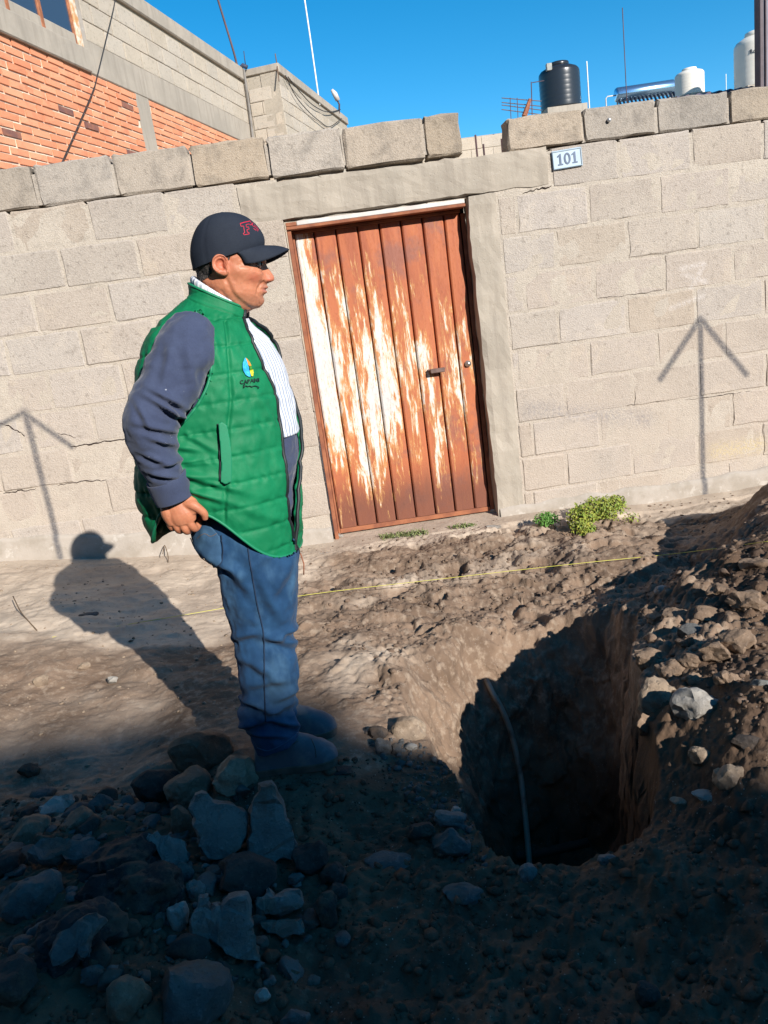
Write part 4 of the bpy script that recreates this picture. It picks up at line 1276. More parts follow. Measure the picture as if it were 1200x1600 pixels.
# ---- pile of rubble at the left
S_ = stone
S_(318, 1180, 100, 78, 'brown', 'large rounded brown boulder at the top of the rubble pile behind the heel', cat='boulder', name='boulder', facets=6, lump=.1, sink=.12)
S_(372, 1220, 74, 68, 'tan', 'pale tan boulder touching the heel of the nearer boot', cat='boulder', name='boulder', facets=11, sink=.1)
S_(243, 1232, 70, 58, 'dark', 'dark smooth stone at the left end of the upper row of boulders', facets=5, lump=.1, sink=.15)
S_(298, 1236, 80, 64, 'brown', 'brown stone wedged between the rounded boulder and the blue grey slab', facets=7, sink=.12)
S_(286, 1287, 34, 60, 'brown', 'narrow reddish brown stone peeping out left of the blue grey slab', facets=6)
slab([(302, 1242), (325, 1240), (347, 1256), (385, 1268), (389, 1286), (377, 1325), (358, 1341), (330, 1345), (308, 1327), (300, 1290)], 'blue', 'blue grey broken concrete slab leaning below the tan boulder', .07, 62)
slab([(404, 1226), (425, 1220), (433, 1234), (448, 1280), (466, 1322), (455, 1346), (430, 1348), (385, 1338), (389, 1290), (394, 1258)], 'blue', 'tall tapering grey concrete chunk standing below the boots', .11, 60)
S_(378, 1372, 118, 84, 'dark', 'dark earthy clod under the two leaning slabs', cat='clod', name='earth_clod', facets=6, lump=.2)
slab([(226, 1299), (246, 1297), (262, 1308), (291, 1316), (291, 1345), (279, 1361), (250, 1342), (232, 1322)], 'blue', 'greenish grey wedge of concrete behind the asphalt lumps', .06, 45)
slab([(40, 1333), (62, 1311), (95, 1305), (122, 1310), (156, 1318), (147, 1340), (60, 1344)], 'grey', 'thin flat slab lying like a shelf over a dark hollow at left', .03, 18, off=.09)
S_(126, 1286, 66, 56, 'brown', 'triangular brown stone above the flat shelf slab', facets=8)
slab([(58, 1262), (78, 1245), (112, 1240), (116, 1252), (98, 1272), (66, 1277)], 'pale', 'pale broken flake above the triangular brown stone', .04, 30, off=.05)
S_(158, 1264, 44, 48, 'grey', 'grey stone with a pale blue top right of the triangular stone', facets=8)
S_(68, 1239, 42, 30, 'grey', 'small blue grey stone at the upper left edge of the rubble', facets=7)
S_(48, 1204, 36, 28, 'dark', 'small dark stone lying alone on the grey dust above the rubble', facets=7)
S_(50, 1297, 72, 52, 'brown', 'brown stone left of the triangular brown stone', facets=8)
S_(52, 1402, 104, 84, 'grey', 'big grey stone with one broken face at the left edge', cat='boulder', name='boulder', facets=10)
S_(14, 1350, 56, 44, 'dark', 'dark stone half cut off at the left edge above the big grey one', facets=8)
S_(190, 1345, 130, 100, 'asphalt', 'black crumbling asphalt lump at the top of the broken road crust', cat='asphalt', name='asphalt_lump', facets=10, lump=.34, sub=5)
S_(215, 1392, 170, 110, 'asphalt', 'widest black asphalt lump in the middle of the rubble', cat='asphalt', name='asphalt_lump', facets=10, lump=.34, sub=5)
S_(128, 1462, 165, 125, 'asphalt', 'black asphalt lump with pale crusted stains at lower left', cat='asphalt', name='asphalt_lump', facets=10, lump=.34, sub=5)
slab([(78, 1475), (92, 1452), (120, 1440), (152, 1425), (168, 1432), (150, 1460), (142, 1490), (128, 1498), (120, 1480), (100, 1505), (84, 1508)], 'grey', 'grey crust flake lying on the lower asphalt lump', .03, 40, off=.12)
S_(290, 1364, 32, 36, 'grey', 'small grey stone right of the widest asphalt lump', facets=9)
S_(270, 1395, 52, 52, 'grey', 'fist sized grey stone in the row left of the L shaped slab', facets=8)
S_(306, 1393, 34, 46, 'blue', 'upright blue grey stone above the notch of the L shaped slab', facets=9)
S_(281, 1434, 34, 60, 'pale', 'upright pale tipped stone left of the L shaped slab', facets=9)
slab([(298, 1426), (309, 1402), (322, 1401), (326, 1422), (346, 1420), (361, 1405), (386, 1393), (395, 1430), (402, 1475), (405, 1506), (370, 1496), (335, 1481), (300, 1466)], 'blue', 'L shaped broken concrete slab with a notch in its upper edge', .06, 58)
slab([(397, 1402), (410, 1399), (416, 1386), (428, 1396), (470, 1388), (472, 1420), (440, 1433), (400, 1434)], 'blue', 'upper one of two stacked concrete blocks right of the L shaped slab', .08, 48, off=.06)
slab([(402, 1442), (430, 1440), (474, 1432), (476, 1456), (440, 1467), (418, 1462)], 'blue', 'lower one of two stacked concrete blocks right of the L shaped slab', .08, 45)
S_(303, 1493, 46, 32, 'pale', 'small whitish stone under the L shaped slab', facets=8)
S_(145, 1522, 40, 30, 'grey', 'small grey stone between the lower asphalt lump and the round stone', facets=8)
S_(205, 1560, 74, 82, 'brown', 'round brownish stone near the bottom edge', facets=5, lump=.1)
S_(302, 1552, 136, 122, 'grey', 'largest grey boulder at the bottom edge', cat='boulder', name='boulder', facets=7, lump=.1)
S_(487, 1340, 60, 62, 'dark', 'dark pointed stone right of the tall tapering chunk', facets=9)
S_(524, 1366, 46, 42, 'dark', 'dark round stone behind the pointed dark one', facets=7)
S_(527, 1393, 36, 32, 'dark', 'small dark stone below the round dark one', facets=7)
S_(512, 1421, 44, 62, 'dark', 'egg shaped dark stone lying alone right of the stacked blocks', facets=5)
S_(463, 1373, 28, 22, 'grey', 'little grey stone between the tall chunk and the stacked blocks', facets=8, sub=3)
S_(16, 1540, 92, 90, 'dark', 'dark boulder cut off by the lower left corner', cat='boulder', name='boulder', facets=8)
S_(411, 1556, 26, 26, 'pale', 'small pale stone right of the largest grey boulder', facets=8, sub=3)
S_(462, 1590, 50, 34, 'grey', 'grey stone half out of the picture at the bottom edge', facets=8)
S_(536, 1202, 38, 18, 'dark', 'flat dark stone in front of the boot tips', facets=8, flat=.6)
# ---- stones along the lip of the pit
S_(598, 1167, 30, 36, 'blue', 'egg sized blue grey stone at the lip of the pit, paler than its neighbours', facets=8)
S_(619, 1172, 20, 22, 'grey', 'small grey stone right of the blue grey one on the lip', facets=8, sub=3)
S_(590, 1146, 36, 30, 'dark', 'dark stone behind the blue grey stone on the lip', facets=8)
S_(644, 1167, 22, 14, 'pale', 'small pale stone beside the sunlit lump on the lip', facets=8, sub=3)
S_(640, 1136, 60, 52, 'tan', 'sunlit tan lump set in the lip of the pit', cat='clod', name='earth_clod', facets=6, lump=.12, sink=.4)
S_(705, 1278, 54, 36, 'blue', 'blue grey stone sticking out of the shaded pit edge', facets=9)
S_(660, 1300, 44, 40, 'dark', 'dark stone left of the blue grey one in the pit edge', facets=9)
S_(712, 1266, 18, 16, 'pale', 'tiny pale stone on top of the shaded pit edge', facets=8, sub=3)
S_(707, 1318, 62, 48, 'grey', 'rounded grey stone low on the shaded pit edge', facets=6)
S_(606, 1336, 86, 42, 'grey', 'flat grey slab half buried left of the pit', facets=6, flat=.5, sink=.42)
S_(724, 1390, 66, 54, 'grey', 'flat grey stone half buried in front of the pit', facets=6, flat=.5, sink=.42)
S_(826, 1367, 32, 36, 'blue', 'blue grey stone in front of the foot of the hose', facets=8)
S_(951, 1345, 36, 26, 'blue', 'blue grey stone at the front right lip of the pit', facets=8)
S_(1010, 1553, 42, 46, 'dark', 'dark round stone alone in the lower right soil', facets=5)
# ---- right bank
S_(1090, 1100, 88, 72, 'pale', 'large pale sunlit stone on the right bank of the pit', cat='boulder', name='boulder', facets=9, cut=(.55, .9))
S_(1028, 1086, 74, 84, 'tan', 'tan clay lump left of the large pale stone', cat='clod', name='earth_clod', facets=6, lump=.2, sink=.4)
S_(1040, 925, 36, 24, 'pale', 'pale stone at the far end of the right bank', facets=9)
S_(1080, 990, 44, 34, 'grey', 'grey stone in the crumbs above the large pale stone', facets=8)
S_(1140, 1217, 50, 58, 'tan', 'tan boulder lowest of the sunlit stones on the right bank', cat='boulder', name='boulder', facets=7)
S_(1097, 1182, 44, 36, 'tan', 'flattish tan stone left of the lowest sunlit boulder', facets=8)
S_(1108, 1242, 52, 24, 'pale', 'white flake under the lowest sunlit boulder', facets=10, flat=.7)
S_(1061, 1251, 28, 14, 'tan', 'small tan chip left of the white flake', facets=8, sub=3)
S_(1188, 1072, 30, 30, 'blue', 'blue grey stone in the shade at the right edge', facets=8)
S_(1020, 996, 30, 34, 'tan', 'tan clod at the edge of the pit below the far clod', cat='clod', name='earth_clod', facets=6)
S_(1044, 1009, 16, 18, 'pale', 'tiny white stone between the grey stone and the pit', facets=8, sub=3)
S_(996, 948, 44, 32, 'tan', 'flat sunlit clod at the far right corner of the pit', cat='clod', name='earth_clod', facets=7, sink=.4)
S_(1172, 1160, 60, 40, 'dark', 'dark clod in the shade beside the lowest sunlit boulder', cat='clod', name='earth_clod', facets=7, lump=.2)
for px, py, w, h, lb in ((1012, 1030, 62, 52, 'brown soil clod on the pit edge above the tan clay lump'), (1050, 1046, 54, 44, 'brown soil clod between the tan clay lump and the large pale stone'), (1082, 1030, 50, 40, 'brown soil clod just below the grey stone in the crumbs'),
    (1118, 1016, 58, 44, 'broad brown soil clod right of the grey stone in the crumbs'), (1136, 1062, 50, 40, 'brown soil clod right of the large pale stone on the bank'), (1062, 962, 56, 40, 'brown soil clod in front of the pale stone at the far end of the bank'),
    (1104, 962, 50, 38, 'brown soil clod upper right of the grey stone in the crumbs'), (1030, 968, 44, 32, 'small brown soil clod behind the tan clod at the pit edge'), (1150, 1000, 60, 46, 'large brown soil clod higher on the bank than the broad one'),
    (1168, 940, 66, 50, 'largest brown soil clod under the string near the right edge'), (1128, 924, 48, 36, 'brown soil clod left of the largest clod under the string'), (1086, 1060, 40, 32, 'small brown soil clod touching the top of the large pale stone'),
    (1012, 1130, 44, 52, 'tall brown soil clod below the tan clay lump on the pit edge'), (1180, 880, 56, 44, 'brown soil clod near the crest of the heap above the string')):
    S_(px, py, w, h, 'clay', lb, cat='clod', name='earth_clod', facets=8, lump=.30, sink=.34, group='soil clods on the right bank', cut=(.5, .9))
# ---- few stones on the dust behind the man
S_(140, 960, 32, 20, 'grey', 'flat grey stone inside the shadow of the man', facets=8, flat=.6, sub=3)
S_(154, 938, 16, 10, 'grey', 'tiny grey stone above the flat one in the shadow of the man', facets=8, flat=.7, sub=3)
S_(132, 1040, 20, 14, 'tan', 'small tan stone on the pale dust left of the shadow', facets=8, sub=3)
S_(66, 1063, 26, 20, 'tan', 'tan stone near the left end of the pale dust', facets=8, sub=3)
S_(176, 1062, 18, 14, 'pale', 'small pale stone just below the shadow of the man', facets=8, sub=3)
S_(528, 838, 20, 14, 'pale', 'small white stone at the left foot of the door', facets=9, sub=3)
S_(508, 866, 26, 20, 'pale', 'flat pale chip on the soil left of the door', facets=8, flat=.5, sub=3)
S_(772, 822, 26, 12, 'pale', 'thin pale chip at the right foot of the door', facets=8, flat=.6, sub=3)

# ---- crumbs and gravel nobody could count
def scatter(name, n, pos_fn, r0, r1, mat_, seed, sub=1):
    r = np.random.default_rng(seed)
    base_v, base_f = ico(sub)
    xy = pos_fn(r, n)
    gz_ = ground_z(xy)[0]
    n = len(xy)
    rad_ = r0 * (r1 / r0) ** (r.random(n) ** 2.6)
    V = []; F = []
    nv = len(base_v)
    allv = np.empty((n, nv, 3)); 
    for i in range(n):
        s = rad_[i] * r.uniform(.6, 1.25, 3); s[2] *= .75
        v = base_v * (1 + r.normal(0, .24, (nv, 1)))
        a = r.uniform(0, 6.28); ca, sa_ = math.cos(a), math.sin(a)
        v = v * s
        v = np.stack([v[:, 0] * ca - v[:, 1] * sa_, v[:, 0] * sa_ + v[:, 1] * ca, v[:, 2]], 1)
        allv[i] = v + np.array([xy[i, 0], xy[i, 1], gz_[i] + rad_[i] * .05])
    faces = (base_f[None] + (np.arange(n) * nv)[:, None, None]).reshape(-1, 3)
    me = mesh_np(name, allv.reshape(-1, 3), faces, False)
    o = link(name, me, mat_); tag(o, kind='stuff')
    return o
CL1 = stone_mat('soil_crumb', (.20, .14, .10), (.14, .095, .068), (.28, .21, .16), 120)
CL2 = stone_mat('dark_crumb', (.11, .072, .048), (.07, .046, .032), (.15, .11, .078), 120)
def in_poly(r, n, poly):
    poly = np.array(poly); lo, hi = poly.min(0), poly.max(0)
    q = r.uniform(lo, hi, (n * 3, 2)); return q[poly_sd(q, poly)[1]][:n]
lit_area = pxpoly([(520, 1010), (470, 930), (640, 870), (800, 850), (1130, 860), (1040, 960), (860, 930), (720, 990), (650, 1110)])
def p_lit(r, n):
    q = in_poly(r, n, lit_area); return q[poly_sd(q, LIP)[1] == False]
scatter('soil_crumbs', 2600, p_lit, .0025, .016, CL1, 1)
bank = np.array([(.95, -3.3), (.92, -2.8), (1.0, -2.3), (1.15, -1.95), (1.5, -1.4), (2.0, -1.3), (2.3, -2.0), (2.2, -3.0), (1.4, -3.7)])
scatter('bank_crumbs', 3800, lambda r, n: (lambda q: q[~poly_sd(q, LIP)[1]])(in_poly(r, n, bank)), .002, .014, CL1, 2)
fore = np.array([(-1.6, -2.75), (-.6, -2.6), (.0, -2.75), (.2, -3.2), (.45, -3.35), (.7, -3.3), (1.2, -3.5), (1.2, -4.1), (-1.6, -4.1)])
scatter('dark_crumbs', 6500, lambda r, n: (lambda q: q[~poly_sd(q, LIP)[1]])(in_poly(r, n, fore)), .003, .020, CL2, 3)
ledge = pxpoly([(560, 1150), (660, 1165), (710, 1210), (770, 1310), (760, 1350), (690, 1330), (620, 1230)])
scatter('ledge_gravel', 420, lambda r, n: in_poly(r, n, ledge), .003, .017, ST['grey'], 4)
leftd = np.array([(-3.0, -.1), (-.3, -.1), (-.3, -2.2), (-1.0, -2.6), (-2.4, -2.6)])
scatter('gravel', 1500, lambda r, n: in_poly(r, n, leftd), .002, .011, ST['tan'], 5)
doorf = np.array([(-.4, -.04), (2.6, -.06), (2.4, -.9), (-.4, -.9)])
scatter('wall_foot_crumbs', 1200, lambda r, n: in_poly(r, n, doorf), .002, .013, CL1, 6)

pile = pxpoly([(0, 1260), (120, 1225), (260, 1190), (390, 1195), (420, 1260), (500, 1330), (540, 1400), (480, 1480), (380, 1560), (150, 1590), (0, 1590)], .1)
def stones_small(name, n, poly, r0, r1, mat_, seed):
    r = np.random.default_rng(seed); xy = in_poly(r, n, poly); zz_ = ground_z(xy)[0]
    V = []; F = []; k = 0
    shapes = [stone_shape(5000 + i, 11, .12, 3, (.38, .8)) for i in range(9)]
    for (x, y), z in zip(xy, zz_):
        v, f = shapes[r.integers(9)]
        s = r0 * (r1 / r0) ** (r.random() ** 1.8)
        a = r.uniform(0, 6.28); ca, sa_ = math.cos(a), math.sin(a)
        q = v * s * np.array([r.uniform(.8, 1.4), r.uniform(.7, 1.1), r.uniform(.5, .9)])
        q = np.stack([q[:, 0] * ca - q[:, 1] * sa_, q[:, 0] * sa_ + q[:, 1] * ca, q[:, 2]], 1) + np.array([x, y, z + s * .15])
        V.append(q); F.append(f + k); k += len(v)
    return tag(link(name, mesh_np(name, np.concatenate(V), np.concatenate(F), False), mat_), kind='stuff')
stones_small('rubble', 150, pile, .012, .050, ST['grey'], 11)
stones_small('rubble', 90, pile, .012, .045, ST['dark'], 12)
stones_small('rubble', 60, pile, .010, .035, ST['blue'], 13)
bank_up = np.array([(1.0, -2.9), (1.0, -2.3), (1.15, -1.95), (1.5, -1.5), (1.95, -1.35), (2.2, -1.9), (1.7, -2.7), (1.3, -3.0)])
stones_small('bank_clods', 70, bank_up, .010, .038, CL1, 14)
# ---- string, hose, pipe, twigs
YEL = simple('yellow_string', (.62, .58, .10), .7, .3, .1, bump=0)
s1 = hit_ground(82, 998) + np.array([0, 0, .012]); s2 = hit_ground(478, 946) + np.array([0, 0, .03])
def gup(px, py, up): return hit_ground(px, py) + np.array([0, 0, up])
tag(MB().tube(crom([gup(82, 998, .008), gup(250, 976, .03), gup(476, 947, .06), gup(690, 924, .07), gup(900, 902, .075), gup(1060, 886, .075), gup(1200, 868, .06)], 60), .0013, 5).build('marking_string', YEL, sm=True), 'thin yellow marking string stretched over the ground past the pit', 'string')
HOSE = NM('pvc_hose', .5, .35); HOSE.color(HOSE.mix(HOSE.rng(HOSE.noise(14, 4), .45, .65), (.27, .245, .20), (.15, .12, .095)))
def ray_at(px, py, d):
    w = ray(px, py); return CP + w * (d / (w @ CD))
d0 = (hit_ground(775, 1088) - CP) @ CD
hz = [ray_at(760, 1062, d0 + .02), ray_at(771, 1085, d0 - .03), ray_at(785, 1110, d0 - .05), ray_at(800, 1150, d0 - .05), ray_at(812, 1205, d0 - .07), ray_at(819, 1260, d0 - .12), ray_at(824, 1310, d0 - .18), ray_at(827, 1350, d0 - .24), ray_at(828, 1390, d0 - .3)]
tag(MB().tube(crom(hz, 60), .0125, 12).build('water_hose', HOSE.m, sm=True), 'grey plastic hose hanging from the side of the pit to its bottom', 'hose')
DPIPE = simple('shaded_pipe', (.07, .055, .045), .9, .2)  # darkened because the pipe lies in the pit; shade put into the colour
wv = ray(868, 1338); kk = (-.93 - CP[2]) / wv[2]; pb = CP + wv * kk
tag(MB().tube([pb + np.array([-.30, .06, 0]), pb + np.array([-.08, .02, .01]), pb + np.array([.16, .05, 0])], .020, 10).build('drain_pipe', DPIPE, sm=True), 'short pipe lying across the dark bottom of the pit', 'pipe')
TW = simple('dry_twig', (.16, .11, .07), .9, .2, .2, bump=0)
tag(MB().tube(crom([gup(24, 945, .05), gup(34, 963, .03), gup(45, 975, .02), gup(58, 986, .005)], 16), .003, 5).build('twig', TW, sm=True), 'dry twig standing in the dust at the left edge', 'twig')
tag(MB().tube(crom([gup(257, 877, .05), gup(261, 870, .08), gup(264, 876, .03), gup(262, 885, .0)], 14), .003, 5).build('twig', TW, sm=True), 'small bent dry twig at the wall foot behind the man', 'twig')

# ---- plants
def leaf_mat(name, a, b, c):
    M = NM(name, .5, .4)
    M.color(M.mix(M.rng(M.noise(55, 3, vec=M.pos()), .35, .7), M.mix(M.rng(M.noise(18, 3), .4, .6), a, b), c))
    M.b.inputs['Subsurface Weight'].default_value = 0.0
    return M.m
LEAF = leaf_mat('succulent_leaf', (.11, .20, .025), (.20, .28, .035), (.32, .29, .05))
LEAF2 = leaf_mat('fresh_leaf', (.07, .20, .03), (.10, .25, .04), (.13, .26, .05))
def leaf_cloud(pts, nrm, size, r, elong=1.7):
    """small four-sided cupped leaves at the given points"""
    V = []; F = []
    for p, n in zip(pts, nrm):
        n = n / np.linalg.norm(n)
        t = np.cross(n, r.normal(size=3)); t /= np.linalg.norm(t); b = np.cross(n, t)
        s = size * r.uniform(.6, 1.3)
        k = len(V)
        V += [p - t * s * elong * .5, p + b * s * .42 + n * s * .12, p + t * s * elong * .5 + n * s * .25, p - b * s * .42 + n * s * .12, p + n * s * -.06]
        F += [(k, k + 4, k + 1), (k + 4, k + 2, k + 1), (k, k + 3, k + 4), (k + 4, k + 3, k + 2)]
    return np.array(V), F
def bush(px_list, label, mat_, seed, leaf=.014, n=1500, hscale=1.0):
    r = np.random.default_rng(seed)
    root = None; P = []; N = []
    stems = MB()
    for (px, py, w, h, cnt) in px_list:
        base = hit_ground(px, py + h * .40)
        base[1] = min(base[1], -.05)
        d = (base - CP) @ CD
        rx, rz, ry = w / 1200 * d / 2, h / 1200 * d / 2, min(.11, w / 1200 * d * .33)
        c = base + np.array([0, -.02, rz * .9 * hscale])
        if root is None: root = thing('wall_plant', label, 'plant', tuple(base))
        u = r.normal(size=(cnt, 3)); u /= np.linalg.norm(u, axis=1)[:, None]
        rr = r.random(cnt) ** .33
        lump = 1 + .28 * fbm(u, 2.2, 3, seed)
        q = c + u * np.array([rx, ry, rz]) * (rr * lump)[:, None]
        keep = (q[:, 1] < -.01)
        P.append(q[keep]); N.append((u * .6 + r.normal(0, .5, u.shape) + np.array([0, -.3, .6]))[keep])
        for _ in range(9):
            a = r.uniform(-1, 1); e = c + np.array([a * rx * .8, r.uniform(-1, .2) * ry * .6, r.uniform(0, .8) * rz])
            stems.tube([base + np.array([a * .02, 0, -.02]), (base + e) / 2 + np.array([a * .01, -.01, .0]), e], .0025, 5)
    V, F = leaf_cloud(np.concatenate(P), np.concatenate(N), leaf, r)
    lo = link('foliage', mesh_np('foliage', V, F), mat_, root)
    stems.build('stem', TW, root)
    return root
bush([(938, 795, 74, 40, 1700), (908, 808, 44, 44, 1000), (915, 826, 26, 26, 420), (962, 786, 30, 26, 420)], 'larger green and yellow succulent growing at the wall foot right of the door', LEAF, 3, .0125)
bush([(853, 811, 36, 22, 700)], 'smaller bright green tuft at the wall foot left of the succulent', LEAF2, 5, .011)
bush([(985, 808, 30, 14, 70)], 'few straggling leaves at the wall foot right of the succulent', LEAF, 8, .011)
def grass_patch(px0, px1, py, n, seed, spread, hgt=.035):
    r = np.random.default_rng(seed)
    V = []; F = []
    a = hit_ground(px0, py); b = hit_ground(px1, py - (px1 - px0) * .11)
    for i in range(n):
        t = r.beta(1.6, 1.6)
        p = a + (b - a) * t + np.array([0, r.normal(0, spread), 0])
        p[1] = min(p[1], -.012)
        p[2] = ground_z(p[None, :2])[0][0] if i % 4 == 0 or not V else p[2]
        h = hgt * r.uniform(.4, 1.1); w = r.uniform(.003, .006)
        d = r.normal(0, .5, 2); q = p + np.array([d[0] * h, d[1] * h, h * .75]); s = np.array([r.normal(), r.normal(), 0]); s /= np.linalg.norm(s)
        k = len(V)
        V += [p - s * w * .5, p + s * w * .5, (p + q) / 2 + s * w + np.array([0, 0, h * .12]), (p + q) / 2 - s * w + np.array([0, 0, h * .12]), q]
        F += [(k, k + 1, k + 2, k + 3), (k + 3, k + 2, k + 4)]
    o = link('grass', mesh_np('grass', np.array(V), F), LEAF2 if 0 else LEAF_G)
    return tag(o, kind='stuff')
LEAF_G = leaf_mat('grass_leaf', (.10, .16, .045), (.16, .20, .07), (.22, .21, .10))
grass_patch(592, 668, 842, 300, 3, .022, .040)
grass_patch(698, 745, 826, 130, 4, .018, .028)
grass_patch(840, 880, 822, 60, 5, .015, .02)
# ================================================================== THE MAN
YB = -2.66
man_root = hit_ground(455, 1180)
def tube_keys(keys, n=28, ncol=20, cap=True, flat=None):
    """closed tapering tube; keys: (px,py,Y,r) ; flat scales the section along the view depth"""
    K = crom(keys, n)
    C = np.array([atY(k[0], k[1], k[2]) for k in K]); R_ = K[:, 3]
    T = np.gradient(C, axis=0); T /= np.linalg.norm(T, axis=1)[:, None]
    ref = np.array([0, -1.0, 0])
    V = []
    for i in range(n):
        a = np.cross(T[i], ref); a /= np.linalg.norm(a); b = np.cross(a, T[i])
        fl = 1.0 if flat is None else flat
        for k in range(ncol):
            t = 2 * math.pi * k / ncol
            V.append(C[i] + R_[i] * (math.cos(t) * a + math.sin(t) * b * fl))
    F = [tuple(q) for q in grid_faces(n, ncol, True)]
    if cap:
        c0, c1 = len(V), len(V) + 1
        V += [C[0] - T[0] * R_[0] * .6, C[-1] + T[-1] * R_[-1] * .5]
        for k in range(ncol):
            F.append((c0, (k + 1) % ncol, k)); F.append((c1, (n - 1) * ncol + k, (n - 1) * ncol + (k + 1) % ncol))
    return np.array(V), F
def ring_pts(K, th, n=2.25):
    """K: (lx,ly,rx,ry,Yc,b,shear); th: angles, 0 = picture right (front), 90 deg = towards the camera"""
    L = atY(K[0], K[1], K[4]); R = atY(K[2], K[3], K[4])
    c = (L + R) / 2; e = (R - L) / 2
    cs, sn = np.cos(th), np.sin(th)
    X = np.sign(cs) * np.abs(cs) ** (2 / n); Yy = np.sign(sn) * np.abs(sn) ** (2 / n)
    return c + X[:, None] * e - Yy[:, None] * np.array([K[6], 1.0, 0]) * K[5]
def loft_closed(keys, nrow=60, ncol=48, n=2.25, fn=None):
    K = crom(keys, nrow)
    th = np.linspace(0, 2 * math.pi, ncol, endpoint=False)
    rows = []
    for i in range(nrow):
        P = ring_pts(K[i], th, n)
        if fn is not None: P = fn(i / (nrow - 1), th, P, K[i])
        rows.append(P)
    V = np.concatenate(rows)
    F = [tuple(q) for q in grid_faces(nrow, ncol, True)]
    c0, c1 = len(V), len(V) + 1
    V = np.concatenate([V, [rows[0].mean(0), rows[-1].mean(0)]])
    for k in range(ncol):
        F.append((c0, (k + 1) % ncol, k)); F.append((c1, (nrow - 1) * ncol + k, (nrow - 1) * ncol + (k + 1) % ncol))
    return V, F
def fuse(name, parts, voxel, smooth_it=2, fac=.5):
    """one continuous surface out of several closed ones"""
    b = MB()
    for v, f in parts: b.add(v, f)
    me = bpy.data.meshes.new('raw'); me.from_pydata([tuple(float(c) for c in q) for q in b.v], [], b.f)
    bm = bmesh.new(); bm.from_mesh(me); bmesh.ops.recalc_face_normals(bm, faces=bm.faces); bm.to_mesh(me); bm.free()
    o = bpy.data.objects.new('raw', me); COL.objects.link(o)
    r = o.modifiers.new('r', 'REMESH'); r.mode = 'VOXEL'; r.voxel_size = voxel
    s = o.modifiers.new('s', 'SMOOTH'); s.iterations = smooth_it; s.factor = fac
    dg = bpy.context.evaluated_depsgraph_get()
    out = bpy.data.meshes.new_from_object(o.evaluated_get(dg)); out.name = name
    bpy.data.objects.remove(o); bpy.data.meshes.remove(me)
    out.polygons.foreach_set('use_smooth', np.ones(len(out.polygons), dtype=bool))
    return out
def co_of(me):
    a = np.empty(len(me.vertices) * 3, np.float32); me.vertices.foreach_get('co', a); return a.reshape(-1, 3).astype(float)
def no_of(me):
    a = np.empty(len(me.vertices) * 3, np.float32); me.vertices.foreach_get('normal', a); return a.reshape(-1, 3).astype(float)
def set_co(me, P):
    me.vertices.foreach_set('co', np.asarray(P, np.float32).ravel()); me.update()
def bvh_of(me):
    return BVHTree.FromPolygons([tuple(v.co) for v in me.vertices], [tuple(p.vertices) for p in me.polygons])
def onto(bvh, px, py, off=.002):
    """point on a surface seen at a picture position, lifted off it"""
    w = ray(px, py); w = w / np.linalg.norm(w)
    h = bvh.ray_cast(Vector(CP), Vector(w))
    if h[0] is None: return None, None
    n = np.array(h[1]); n = n if n @ w < 0 else -n
    return np.array(h[0]) + n * off, n
def inpoly(xy, poly): return poly_sd(np.asarray(xy, float), np.array(poly, float))[1]

# ---------------------------------------------------------------- body: head, neck, trunk, arms, hands, legs in one mesh
#            lx   ly   rx   ry    Y    b    shear
HY = -2.665
head_keys = [
 (318, 500, 382, 520, HY, .066, 0), (312, 470, 377, 505, HY, .057, 0), (311, 455, 386, 489, HY, .0535, 0), (312, 450, 395, 484.5, HY, .054, 0),
 (312, 445, 403.5, 478, HY, .0605, 0), (310, 439, 408, 469, HY, .0672, 0), (309, 433, 410, 460, HY, .070, 0), (308, 427, 411, 450, HY, .0725, 0),
 (306, 420, 412, 440, HY, .074, 0), (304, 412, 413, 428, HY, .0755, 0), (303, 404, 413, 416, HY, .077, 0), (302, 396, 413, 405, HY, .079, 0),
 (302, 384, 411, 391, HY, .079, 0), (306, 368, 404, 373, HY, .076, 0), (314, 354, 392, 357, HY, .066, 0), (328, 343, 375, 345, HY, .046, 0), (345, 338, 360, 338, HY, .018, 0)]
